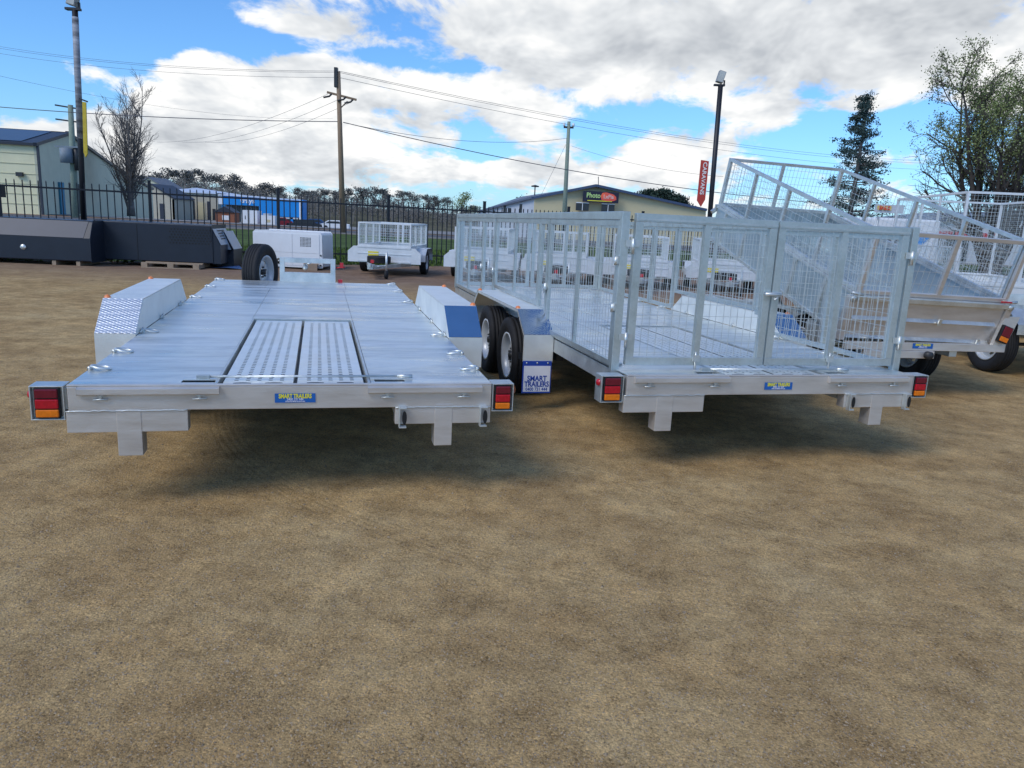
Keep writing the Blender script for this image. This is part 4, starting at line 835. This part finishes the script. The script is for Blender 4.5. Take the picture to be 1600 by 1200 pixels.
# cream shed
A = Vector((at(66, 331, 60).x, 60, 0)); dB = Vector((-15, 50, 0)); fL = Vector((-34, -6, 0))
sh = build_at('cream_shed', 'large cream shed with dark solar-panelled roof at the left edge', A)
BELOW = 1.9
def wallq(nm, m, par, p0, p1, prof, th=.25):
    """wall from p0 to p1; prof = [(t,z)] top outline"""
    p0 = Vector(p0); p1 = Vector(p1); d = p1-p0; n = Vector((-d.y, d.x, 0)).normalized()*th
    bot = [p0-Vector((0, 0, BELOW)), p1-Vector((0, 0, BELOW))]; top = [p0+d*t+Vector((0, 0, z)) for t, z in prof[::-1]]; poly = bot+top; k_ = len(poly)
    return G().add([tuple(p) for p in poly]+[tuple(p+n) for p in poly], [tuple(range(k_)), tuple(range(k_, 2*k_))[::-1]]+[(i, (i+1) % k_, k_+(i+1) % k_, k_+i) for i in range(k_)]).out(nm, m, par)
Z = Vector((0, 0, 0))
wallq('gable_wall', CREAMG, sh, Z, dB, [(0, 5.25), (.165, 6.75), (.62, 4.3), (1, 3.0)])  # shade on this side of the cream shed is put into a greyer colour
wallq('front_wall', CREAM, sh, fL, Z, [(0, 5.25), (1, 5.25)])
for i in range(1, 7): z_ = .75*i; G().bar((fL.x, fL.y-.03, z_), (-.05, -.03, z_), .03, .03).out('cladding_joint', CREAMJ, sh)
R0, R1 = Vector((0, -.3, 5.3)), dB*.165+Vector((0, 0, 6.85)); R2_, R3 = R1+fL, R0+fL
roof = G().add([tuple(R0), tuple(R1), tuple(R2_), tuple(R3)]+[tuple(q-Vector((0, 0, .2))) for q in (R0, R1, R2_, R3)], [(0,1,2,3),(7,6,5,4),(0,4,5,1),(1,5,6,2),(2,6,7,3),(3,7,4,0)]).out('roof', ROOFD, sh)
for i in range(7):
    a_, b_ = .03+i*.135, .03+i*.135+.125; q = [R0.lerp(R3, a_).lerp(R1.lerp(R2_, a_), .04), R0.lerp(R3, b_).lerp(R1.lerp(R2_, b_), .04), R0.lerp(R3, b_).lerp(R1.lerp(R2_, b_), .96), R0.lerp(R3, a_).lerp(R1.lerp(R2_, a_), .96)]
    G((0, 0, .05)).add([tuple(x) for x in q], [(0,1,2,3)]).out('roof_panel', mat('solar_panel%d' % i, (.06, .075, .11), .35, .2, .1, 1), roof)
q = dB*.62
G().add([tuple(dB*.165+V(0, 0, 6.9)), tuple(dB+V(0, 0, 3.1)), tuple(dB+V(-20, -3, 3.1)), tuple(dB*.165+V(-20, -3, 6.9))], [(0,1,2,3)]).bar(dB*.165+V(.1, 0, 6.85), dB*.62+V(.1, 0, 4.4), .3, .25).bar(dB*.62+V(.1, 0, 4.4), dB+V(.1, 0, 3.1), .3, .25).out('roof', ROOFD, sh)
G().bar((.1, -.1, 0), (.1, -.1, 5.2), .15).bar(R0+V(.1, -.1, -.1), R1+V(.15, 0, -.1), .25, .25).out('gutter', ROOFD, sh)
G(tuple(dB*.10)).box(-.1, .25, -.3, .3, 0, 2.6).out('blue_drum', mat('blue_paint_drum', (.03, .2, .32), .5), sh)
G(tuple(dB*.17)).box(-.1, .2, -1.2, 1.2, 0, 2.6).out('door', ROOFD, sh)
G((-1.6, -.2, 0)).box(-8, -.2, -.1, 0, 0, .5).out('plinth', GREYW, sh)
G(tuple(fL*.03+V(0, -.2, 3.0))).box(-.5, .0, -.1, .1, -.2, .1).out('vent', DARKM, sh)
# second sheds behind the bare tree
def gable(name, label, px0, px1, Y, eave, ridge, m, rm, depth=16, rpos=.5, extra=None):
    x0 = at(px0, 330, Y).x; x1 = at(px1, 330, Y).x; r = build_at(name, label, (x0, Y, terr(Y))); w = x1-x0
    wallq('front_wall', m, r, (0, 0, 0), (w, 0, 0), [(0, eave), (rpos, ridge), (1, eave)])
    wallq('side_wall', m, r, (0, depth, 0), (0, 0, 0), [(0, eave), (1, eave)]); wallq('side_wall', m, r, (w, 0, 0), (w, depth, 0), [(0, eave), (1, eave)]); wallq('rear_wall', m, r, (w, depth, 0), (0, depth, 0), [(0, eave), (1-rpos, ridge), (1, eave)])
    for a, b in (((-.3, eave), (w*rpos, ridge)), ((w*rpos, ridge), (w+.3, eave))):
        G().add([(a[0], -.3, a[1]), (b[0], -.3, b[1]), (b[0], depth, b[1]), (a[0], depth, a[1]), (a[0], -.3, a[1]+.22), (b[0], -.3, b[1]+.22), (b[0], depth, b[1]+.22), (a[0], depth, a[1]+.22)], [(0,1,2,3),(7,6,5,4),(0,4,5,1),(1,5,6,2),(2,6,7,3),(3,7,4,0)]).out('roof', rm, r)
    return r, w
s2, w2 = gable('grey_shed', 'grey-green shed with dark gable roof behind the bare tree', 208, 262, 150, 5.2, 7.2, CREAMG, mat('grey_roof', (.16, .17, .19), .6), 8)
G().box(2.2, 3.4, -.06, -.01, 0, 2.9).box(4, 5.2, -.06, -.01, 0, 2.7).out('door', ROOFD, s2)
s3, w3 = gable('dark_roofed_shed', 'low shed with a steep dark roof between bare tree and beige building', 186, 272, 132, 3.4, 5.6, BEIGE, ROOFD, 8, .62)
for k_ in range(4): G().box(1.0+k_*2, 1.8+k_*2, -.08, -.01, 0, 2.6).out('window', [ROOFD, WHITEP, TAN, ROOFD][k_], s3)
G().box(-3.6, -.3, -1, 1.5, 0, 3.2).out('lean_to', WHITEP, s3)
# long beige building
bx0 = at(262, 340, 144).x; bx1 = at(341, 340, 144).x; wB = bx1-bx0
bb = build_at('beige_building', 'long beige commercial building with pale roof, left of the blue shop', (bx0, 144, -1.5))
G().box(0, wB, 0, 14, 0, 4.9).out('wall', BEIGE, bb); G().add([(-.2, -.4, 4.95), (wB, -.4, 4.95), (wB, 14, 5.0), (-.2, 14, 6.0)], [(0,1,2,3)]).box(-.2, wB, -.4, -.2, 4.75, 4.95).out('roof', WROOF, bb)
for x_, w_, h_, mm in ((.4, .5, 2.4, ROOFD), (1.7, 1.1, 2.4, GREYW), (3.1, .6, 2.6, ROOFD), (4.1, 1.0, 2.4, TAN), (5.4, .35, 2.6, ROOFD), (6.1, .4, 1.6, DARKM)): G().box(x_*1.38, (x_+w_)*1.38, -.08, -.01, 0, h_*1.3).out('door', mm, bb)
# blue shop
ux0 = at(342, 340, 140).x; ux1 = at(470, 340, 140).x; wU = ux1-ux0; um = at(405, 340, 140).x-ux0
us = build_at('blue_shop', 'bright blue shop building with white lettering in the distance', (ux0, 140, -1.5))
G().box(0, wU, 1.5, 4, 0, 4.5).out('wall', BLUEB, us)
G().box(.85, um, 0, .3, 3.0, 4.55).out('fascia', BLUEB, us); G().box(0, .85, 0, .4, 3.0, 4.7).out('white_fascia', WHITEP, us)
G().box(um, wU, 0, .3, 1.35, 4.3).out('blue_front', BLUEB, us, bevel=.01)
G().add([(0, -.2, 4.56), (wU, -.2, 4.2), (wU, 4, 4.5), (0, 4, 4.9)], [(0,1,2,3)]).bar((.5, -.05, 4.62), (wU, -.05, 4.45), .2, .16).out('roof', WROOF, us)
G().box(.8, um-.05, 1.30, 1.45, 0, 3.0).out('glazing', GLASSD, us); G().box(.85, um, .0, 1.4, 2.9, 2.98).out('awning', ROOFD, us)
for k_ in range(8): G().box(.9+k_*.9, .98+k_*.9, 1.2, 1.29, 0, 2.9).out('mullion', GREYW, us)
G().box(wU-.25, wU, -.1, .35, 0, 4.4).out('corner_post', WHITEP, us); G().box(um, wU-.3, .31, .4, 0, 1.25).out('shadow_bay', GLASSD, us)
G().box(um+2, wU-.3, -.02, .0, 1.0, 1.27).out('white_band', GREYW, us)
for k_ in range(6): G().box(um+.5+k_*1.3, um+.9+k_*1.3, -.02, .28, 0, 1.25).out('column', [BLUEB, GREYW][k_ % 2], us)
text('lettering', 'trays', 1.2, WHITEP, us, Matrix.Translation((5.3, -.02, 3.8)) @ RX90, .03, .02, 1.1)
o = G().box(0, .22, 0, .1, 0, .16).out('logo_mark', WHITEP, us); o.location = (3.2, -.06, 4.75)
def small(name, label, cat, px, py, Y, build, sc_=1.):
    r = thing(name, label, cat, (at(px, py, Y).x, Y, terr(Y))); build(r); r.scale = (sc_,)*3; return r
hutm = mat('orange_timber', (.28, .10, .05), .7)
def hut(r):
    G().box(0, 2.1, 0, 1.6, 0, 1.35).out('wall', hutm, r); G().prism([(-.15, 1.35), (2.25, 1.35), (1.05, 2.0)], 1, -.15, 1.75).out('roof', ROOFD, r); G().box(.75, 1.5, -.03, -.002, .5, 1.0).out('window', WHITEP, r)
small('garden_hut', 'small orange timber hut with dark roof in front of the blue shop', 'hut', 337, 345, 118, hut, 1.35)
small('white_container', 'tall white box standing right of the orange hut by the blue shop', 'container', 378, 345, 118, lambda r: (G().box(0, 1.75, 0, 1.5, 0, 1.7).out('body', WHITEP, r), G().box(.82, .86, -.02, -.002, 0, 1.7).out('joint', DARKM, r), G().box(.35, .42, -.03, -.002, .7, 1.1).out('handle', DARKM, r)), 1.35)
small('white_kiosk', 'smaller white kiosk right of the white box before the blue shop', 'kiosk', 407, 346, 116, lambda r: (G().box(0, 1.6, 0, 1.2, 0, 1.25).out('body', WHITEP, r), G().box(.3, .9, 0, 1.2, 1.25, 1.45).out('hatch', GREYW, r), G().box(.7, 1.1, -.02, -.002, .5, .8).out('poster', TAN, r)), 1.35)
# parked cars and machines far off
def car(r, m, L_=4.3, van=False):
    prof = [(0, .25), (0, .75), (.5, .9), (1.2, 1.35), (2.9, 1.4), (3.5, .95), (4.2, .85), (4.3, .3)] if not van else [(0, .3), (0, 1.9), (3.2, 1.95), (3.9, 1.1), (4.5, 1.0), (4.6, .3)]
    b = G().prism(prof, 1, 0, 1.7).out('body', m, r, bevel=.06)
    G().prism([(.75, .95), (1.3, 1.27), (2.8, 1.31), (3.25, .97)], 1, -.01, 1.71).out('window', GLASSD, r)
    for x_ in (.85, 3.4):
        for y_ in (-.02, 1.5): G().lathe([(0, 0), (.31, 0), (.33, .05), (.33, .17), (.31, .22), (0, .22)], (x_, y_, .33), 14, axis=1).out('wheel', TYRE, r)
for k_, (px, py, Y, m_, lb_c, yaw) in enumerate(((452, 352, 104, DARKM, 'dark parked car beyond the road, before the right end of the blue shop', .3), (470, 350, 122, mat('blue_car', (.03, .08, .2), .3), 'blue parked car half hidden beside the blue shop', .2), (420, 350, 118, RED, 'red machine-coloured car under the blue shop front', .9), (500, 348, 118, WHITEP, 'white parked car right of the dark car beyond the road', .1))):
    r = small('parked_car', lb_c, 'car', px, py, Y, lambda r, m_=m_: car(r, m_)); r.rotation_euler = (0, 0, yaw); r['group'] = 'cars parked beyond the road'
# photo shop
P0 = Vector((at(833, 345, 82).x, 82, 0)); x1 = at(1100, 345, 84).x
ps = build_at('photo_shop', 'tan gabled shop with dark sign reading Photo beyond the cage', P0)
wF = x1-P0.x; rid = at(931, 291, 82); rp = (rid.x-P0.x)/wF
e0 = at(833, 309, 82).z; e1 = at(1085, 328, 84).z
wallq('front_wall', TAN, ps, (0, 0, 0), (wF, 1.5, 0), [(0, e0), (rp, rid.z), (1, e1)])
G().bar((-.1, -.15, e0), (rp*wF, -.1, rid.z+.08), .3, .25).bar((rp*wF, -.1, rid.z+.08), (wF, 1.3, e1+.05), .3, .25).out('roof_trim', ROOFB, ps)
e2 = at(748, 331, 118); sw = Vector((e2.x-P0.x, 118-82, 0))
wallq('side_wall', GREYW, ps, tuple(sw), (0, 0, 0), [(0, e2.z), (1, e0)])
G().add([(-.2, -.2, e0+.1), (rp*wF, -.2, rid.z+.1), (rp*wF+sw.x, sw.y, rid.z-.4), (sw.x-.2, sw.y, e2.z+.1)], [(0,1,2,3)]).add([(rp*wF, -.2, rid.z+.1), (wF, 1.3, e1+.1), (wF+sw.x, sw.y, e1), (rp*wF+sw.x, sw.y, rid.z-.4)], [(0,1,2,3)]).bar((-.2, -.2, e0+.02), (sw.x-.2, sw.y, e2.z+.02), .25, .2).out('roof', ROOFB, ps)
for t_, w_, z_ in ((.16, .03, 1.3), (.34, .012, .9), (.42, .06, 1.2), (.62, .02, .6)):
    q = sw*t_; G(tuple(q)).bar((-.1, 0, e0-1.9), (-.1, 0, e0-1.9+z_), .4, .12).out('side_window', GLASSD, ps)
sgn = at(940, 308, 81.6)-P0
wS = (at(957, 308, 81.6)-at(902, 308, 81.6)).x*1.02
sb = G(tuple(sgn)).box(-wS/2-.08, wS/2-.08, .0, .25, -.56, .56).out('sign_board', mat('sign_navy', (.015, .015, .035), .5), ps)
sb['label'] = 'dark shop sign reading Photo'
G(tuple(sgn)).prism([(.0, -.30), (-.1, .1), (.05, .42), (.45, .50), (.8, .42), (1.25, .30), (1.5, .1), (1.55, -.20), (1.3, -.34), (.6, -.38)], 1, -.05, 0).out('pink_patch', mat('sign_pink', (.62, .02, .12), .5, 0, .3, .8, col2=(.75, .12, .05)), sb)
text('lettering', 'Photo', .70, mat('sign_green', (.50, .70, .25), .5), sb, Matrix.Translation(sgn+Vector((-.85, -.03, .12))) @ RX90, .015, .01, .86)
text('lettering', 'LxPia', .55, mat('sign_pale', (.85, .55, .5), .5), sb, Matrix.Translation(sgn+Vector((.72, -.07, .05))) @ RX90, .01, .01, .9)
G(tuple(sgn)).box(-1.45, 1.1, -.03, 0, -.44, -.36).out('yellow_line', YEL, sb)
for px, py in ((910, 323), (950, 325)):
    q = at(px, py, 81.8)-P0; fr_ = G(tuple(q)).box(-.68, .68, 0, .2, -.4, .42).out('window', GLASSD, ps); G(tuple(q)).box(-.03, .03, -.04, -.002, -.4, .42).box(-.68, .68, -.04, -.002, .36, .44).out('window_frame', WHITEP, fr_)
G().tube([tuple(at(935, 294, 82)-P0), tuple(at(935, 276, 82)-P0)], .04, 5).out('aerial', DARKM, ps)
G(tuple(at(835, 312, 95)-P0)).tube([(0, 0, 0), (0, 0, 1.6)], .08, 6).lathe([(0, .25), (.5, .12), (.45, 0), (0, 0)], (0, 0, 1.5), 10, axis=2).out('roof_cowl', DARKM, ps)
# right-hand distant sheds, sign and vans
r, c = banner('sale_sign', 'white board with red and yellow lettering behind the raised tipper cage', [(1369, 319), (1412, 321), (1410, 334), (1367, 332)], 26, .1, GREYW)
G().tube([(-.3, .06, -.25), (-.3, .06, -c.z)], .04, 6).tube([(.3, .06, -.25), (.3, .06, -c.z)], .04, 6).out('sign_post', GALV, r)
yb_ = G().add([tuple(at(q1, q2, 25.93)-c) for q1, q2 in ((1371, 321), (1393, 322), (1393, 329), (1371, 328))], [(0,1,2,3)]).out('yellow_strip', mat('sale_yellow', (.75, .55, .15), .5), r)
text('lettering', 'SALE', .17, mat('sale_red', (.7, .03, .03), .5), r, Matrix.Translation(at(1382, 325, 25.9)-c) @ RX90, .006, .002, 1.0)
def van(r):
    G().box(0, 2.3, 0, 4.5, .5, 2.15).out('body', WHITEP, r, bevel=.08); G().box(.3, 1.0, -.03, -.002, 1.3, 1.8).out('window', GLASSD, r)
    G().prism([(1.3, 1.2), (1.7, 1.25), (2.0, 1.6), (1.55, 1.55)], 1, -.03, -.002).out('blue_motif', BLUEB, r)
    for y_ in (1.8, 2.7):
        for x_ in (.02, 2.1): G().lathe([(0, 0), (.31, 0), (.33, .05), (.33, .15), (0, .18)], (x_, y_, .33), 14).out('wheel', TYRE, r)
small('caravan', 'white caravan with blue motif behind the raised tipper cage', 'caravan', 1362, 380, 27, van)
g1_, wg = gable('far_shed', 'long low shed with dark roof and red stripe behind the tall caged trailer', 1395, 1780, 52, 2.2, 3.4, GREYW, ROOFB, 12)
G().box(1, wg-1, -.1, -.02, 1.75, 2.1).out('red_stripe', RED, g1_)
for k_ in range(6): G().box(1.2+k_*2.6, 2.7+k_*2.6, -.08, -.02, .2, 1.6).out('window', GLASSD, g1_)
# ------------------------------------------------------------------ trees
RMIN = .012
def cone(g, p, q, r0, r1, n=4): g.tube([p, q], r0, n, r2=r1)
def grow(g, p, d, L, r, lvl, spec, tips, rnd):
    nseg, wob, trop, nch, ratio, ang, start = spec[lvl]
    pts = [p.copy()]; dd = d.copy()
    for i in range(nseg):
        dd = (dd+Vector((rnd.gauss(0, wob), rnd.gauss(0, wob), rnd.gauss(0, wob)+trop))).normalized(); pts.append(pts[-1]+dd*(L/nseg))
    rend = max(r*(.18 if lvl == 0 else .45), RMIN*.6)
    g.tube(pts, r, 6 if lvl == 0 else (4 if lvl < 3 else 3), r2=rend)
    if lvl == len(spec)-1: tips.append(pts[-1]); tips.append(pts[len(pts)//2]); return
    for k_ in range(nch):
        f = start+(1-start)*(k_+rnd.random())/nch; i = min(int(f*nseg), nseg-1); b = pts[i].lerp(pts[i+1], f*nseg-i); axd = (pts[i+1]-pts[i]).normalized()
        pe = axd.orthogonal(); pe.rotate(Matrix.Rotation(rnd.uniform(0, 6.28), 3, axd)); a = ang*rnd.uniform(.7, 1.3)
        nd = (axd*math.cos(a)+pe*math.sin(a)).normalized(); ll = L*ratio*rnd.uniform(.6, 1.15)*(1.15-.65*f if lvl == 0 else 1)
        grow(g, b, nd, ll, max(r*(1-.6*f)*.5, RMIN), lvl+1, spec, tips, rnd)
def leaves(name, pts, spread, per, size, m, parent, flat=.7, seed=1):
    rg = np.random.default_rng(seed); P = np.array([tuple(p) for p in pts]); n = len(P)*per
    c = np.repeat(P, per, 0)+rg.normal(0, 1, (n, 3))*np.array([spread, spread, spread*flat])
    a = rg.normal(0, 1, (n, 3)); a /= np.linalg.norm(a, axis=1)[:, None]; b = np.cross(a, rg.normal(0, 1, (n, 3))); b /= np.linalg.norm(b, axis=1)[:, None]
    s = size*rg.uniform(.5, 1.3, n)[:, None]; v = np.stack([c-a*s, c+b*s*.6, c+a*s, c-b*s*.6], 1)
    me = bpy.data.meshes.new(name); me.vertices.add(4*n); me.vertices.foreach_set('co', v.ravel()); me.loops.add(4*n); me.loops.foreach_set('vertex_index', np.arange(4*n)); me.polygons.add(n); me.polygons.foreach_set('loop_start', np.arange(n)*4); me.update(calc_edges=True)
    me.materials.append(m); o = bpy.data.objects.new(name, me); COL.objects.link(o); o.parent = parent; return o
# bare tree
rnd = random.Random(3)
b = Vector((at(205, 335, 76).x, 76, 0)); t_ = thing('bare_tree', 'tall leafless upright tree behind the black fence', 'tree', b)
g = G(); tips = []
for k_ in range(9):
    a = k_*.7; tl = .04 if k_ == 0 else rnd.uniform(.10, .24); d = Vector((math.cos(a)*tl, math.sin(a)*tl, 1)).normalized()
    grow(g, Vector((math.cos(a)*.1, math.sin(a)*.1, .2)), d, 12.0 if k_ == 0 else rnd.uniform(7.5, 11.0), .13, 0, [(8, .045, .07, 15, .30, .55, .08), (5, .07, .16, 7, .45, .5, .1), (3, .10, .14, 4, .55, .5, .2), (2, .12, .1, 0, 0, 0, 0)], tips, rnd)
g.out('branches', BARK, t_); G().tube([(0, 0, -.1), (0, 0, 1.3)], .4, 10, r2=.32).out('trunk', BARK, t_)
# willow
rnd = random.Random(11)
b = Vector((at(1545, 430, 36).x, 36, 0)); t_ = thing('willow_tree', 'large spreading tree with thin pale green leaves at the right edge', 'tree', b)
g = G(); tips = []
for k_ in range(13):
    a = k_*.7+.3; tl = rnd.uniform(.05, .58); d = Vector((math.cos(a)*tl, math.sin(a)*tl, 1)).normalized()
    grow(g, Vector((math.cos(a)*.3, math.sin(a)*.3, .3)), d, rnd.uniform(6.6, 9.4), .15, 0, [(8, .08, .05, 10, .38, .55, .15), (6, .11, .09, 7, .47, .55, .12), (4, .14, .06, 6, .55, .5, .1), (3, .18, .0, 0, 0, 0, 0)], tips, rnd)
g.out('branches', WBARK, t_); G().tube([(0, 0, -.1), (0, 0, 1.0)], .55, 10, r2=.45).out('trunk', WBARK, t_)
hi = [p for p in tips if p.z > 4.0 and rnd.random() < min(1, (p.z-3.6)/4)]
leaves('foliage', hi, .14, 7, .045, LW, t_, seed=4)
# conifer-like gum
rnd = random.Random(5)
b = Vector((at(1318, 400, 58).x, 58, 0)); t_ = thing('conifer_tree', 'tall dark narrow evergreen with gaps between its boughs, behind the tipper', 'tree', b)
Ht = at(1335, 150, 58).z
g = G(); g.tube([(0, 0, 0), (.1, 0, Ht*.5), (.25, 0, Ht)], .26, 8, r2=.04); cl = []
for i in range(120):
    f = .16+.84*(i/120)**.95; z_ = Ht*f; w_ = (1-f)**.85*3.9+.22; w_ *= rnd.uniform(.35, 1.15); a = rnd.uniform(0, 6.28)
    e = Vector((math.cos(a)*w_, math.sin(a)*w_, z_+w_*.10+rnd.uniform(-.15, .15))); g.tube([(.1+.15*f, 0, z_), tuple(e)], .045, 4, r2=.015)
    for q in (.45, .65, .85, 1.0): cl.append(Vector((0, 0, z_)).lerp(e, q)+Vector((rnd.gauss(0, .15), rnd.gauss(0, .15), rnd.gauss(0, .12))))
g.out('trunk', BARK, t_); leaves('foliage', cl, .17, 30, .075, LB, t_, .55, seed=5)
# dark pines behind the photo shop
def pine(label, px, ptop, Y, wd, seed):
    rn = random.Random(seed); b = Vector((at(px, 345, Y).x, Y, 0)); H_ = at(px, ptop, Y).z; t_ = thing('pine_tree', label, 'tree', b, group='dark pines behind the photo shop')
    g = G(); g.tube([(0, 0, 0), (0, 0, H_)], .25, 6, r2=.03); cl = []
    for i in range(80):
        f = .15+.85*i/80; w_ = (1-f)**.6*wd*rn.uniform(.5, 1.15)+.15; a = rn.uniform(0, 6.28); e = Vector((math.cos(a)*w_, math.sin(a)*w_, H_*f+w_*.35)); g.tube([(0, 0, H_*f), tuple(e)], .05, 3, r2=.02)
        for q in (.4, .7, 1): cl.append(Vector((0, 0, H_*f)).lerp(e, q))
    g.out('trunk', BARK, t_); leaves('foliage', cl, .3, 26, .16, LP, t_, .6, seed=seed)
pine('small dark pine just right of the photo shop ridge', 975, 306, 112, 3.0, 21); pine('broad dark pine right of the small one behind the photo shop', 1008, 299, 112, 4.4, 22); pine('darkest rightmost pine behind the photo shop', 1036, 298, 110, 4.6, 23); pine('low pine left of the red caravans sign', 1056, 308, 110, 4.0, 24)
# gum trees on the ridge: three shapes, shared
def gum_proto(seed):
    rn = random.Random(seed); g = G(); tips = []
    grow(g, Vector((0, 0, 0)), Vector((0, 0, 1)), 6.0, .22, 0, [(4, .08, .02, 7, .55, .6, .4), (3, .12, .05, 4, .5, .6, .3), (2, .15, .05, 0, 0, 0, 0)], tips, rn)
    zt_ = max(p.z for p in tips); k = 8.6/zt_
    for i, v_ in enumerate(g.v): g.v[i] = (v_[0]*k, v_[1]*k, v_[2]*k)
    tr = g.out('trunk', GBARK, None); cr_ = leaves('crown', [p*k for p in tips], .50, 24, .20, LG, None, .5, seed=seed); return tr, cr_
GP = [gum_proto(s_) for s_ in (31, 32, 33, 34)]
def gum(label, x, y, z, s, k_, rz, name='gum_tree'):
    r = thing(name, label, 'tree', (x, y, z), (0, 0, rz), group='gum trees along the ridge'); r.scale = (s*1.25, s*1.25, s)
    for q in GP[k_]: inst(q, r)
ridge = [(235, 268, 1.4), (262, 259, 1.2), (285, 262, 1.1), (300, 264, 1.15), (322, 262, 1.0), (345, 270, 1.0), (360, 268, 1.15), (382, 282, .9), (400, 281, 1.1), (420, 286, 1.1), (440, 288, .9), (462, 291, .95), (485, 294, .9), (505, 292, 1.0), (525, 295, .85), (548, 292, .95), (566, 290, 1.0), (585, 289, 1.0), (603, 293, .95), (625, 296, .7), (645, 297, .75), (664, 302, .8), (680, 303, .85), (697, 306, .7), (730, 318, .7), (745, 320, .6), (160, 280, 1.2), (185, 276, 1.2), (210, 272, 1.3)]
rnd = random.Random(9)
ORD = 'first second third fourth fifth sixth seventh eighth ninth tenth eleventh twelfth thirteenth fourteenth fifteenth sixteenth seventeenth eighteenth nineteenth twentieth twenty-first twenty-second twenty-third twenty-fourth twenty-fifth twenty-sixth twenty-seventh twenty-eighth twenty-ninth thirtieth'.split()
order = {i: n_ for n_, i in enumerate(sorted(range(len(ridge)), key=lambda i: ridge[i][0]))}
for i, (px, py, s_) in enumerate(ridge):
    Y = 245+rnd.uniform(-12, 12); tp = at(px, py, Y); h_ = 9.3*s_*1.08; z_ = tp.z-h_
    gum('dark gum tree on the far wooded ridge, %s counting from the left' % ORD[order[i]], tp.x, Y, z_, s_*1.08, i % 4, rnd.uniform(0, 6))
# greenish tree near the right end of the ridge
gt_ = Vector((at(722, 335, 150).x, 150, 0)); t_ = thing('budding_tree', 'pale green budding tree at the right end of the ridge', 'tree', gt_)
g = G(); tips = []; grow(g, Vector((0, 0, 0)), Vector((0, 0, 1)), 5, .2, 0, [(4, .1, .02, 8, .5, .7, .2), (3, .12, .05, 5, .5, .6, .2), (2, .15, .05, 0, 0, 0, 0)], tips, random.Random(4))
g.out('trunk', BARK, t_); leaves('foliage', tips, .5, 14, .14, LW, t_, .7, 8)
t_ = thing('round_tree', 'dark rounded tree behind the left end of the photo shop roof', 'tree', (at(835, 330, 125).x, 125, 0)); s_ = 1.0
H_ = at(835, 306, 125).z; cl = [Vector((rnd.gauss(0, 1.9), rnd.gauss(0, 1.5), H_-1.3+rnd.uniform(-1.3, .8))) for _ in range(60)]
G().tube([(0, 0, 0), (0, 0, H_-1)], .3, 6, r2=.1).out('trunk', BARK, t_); leaves('foliage', cl, .5, 40, .16, LP, t_, .6, 12)
# the mass of trees below the ridge line
pts = []; rnd = random.Random(17); gw = G()
for i in range(520):
    px = rnd.uniform(150, 770); Y = rnd.uniform(165, 250); x_ = at(px, 330, Y).x; z_ = hill_h(x_, Y)
    top = np.interp(px, [150, 260, 330, 400, 480, 600, 700, 770], [285, 272, 275, 290, 303, 303, 318, 330]); zt_ = at(px, top+rnd.uniform(2, 25), Y).z
    if zt_ < z_+1: continue
    gw.tube([(x_, Y, z_-.5), (x_+rnd.uniform(-.4, .4), Y, zt_)], .09, 3, r2=.03)
    for k_ in range(6): q = Vector((x_+rnd.gauss(0, 1.1), Y+rnd.gauss(0, 1), rnd.uniform(z_+(zt_-z_)*.25, zt_))); pts.append(q); gw.tube([(x_, Y, z_+(zt_-z_)*.5), tuple(q)], .04, 3, r2=.015)
wd = thing('woodland', 'grey-brown wood covering the slope below the ridge', 'woodland'); wd['kind'] = 'stuff'
o = leaves('woodland_foliage', pts, .75, 14, .17, leafmat('bushland', (.12, .115, .10), (.18, .16, .14)), wd, .7, 14); o['kind'] = 'stuff'
o = gw.out('woodland_stems', GBARK, wd); o['kind'] = 'stuff'
# remove the wheel and gum prototypes (their meshes live on in the copies)
for q in list(PROTO)+[x for p_ in GP for x in p_]: bpy.data.objects.remove(q)
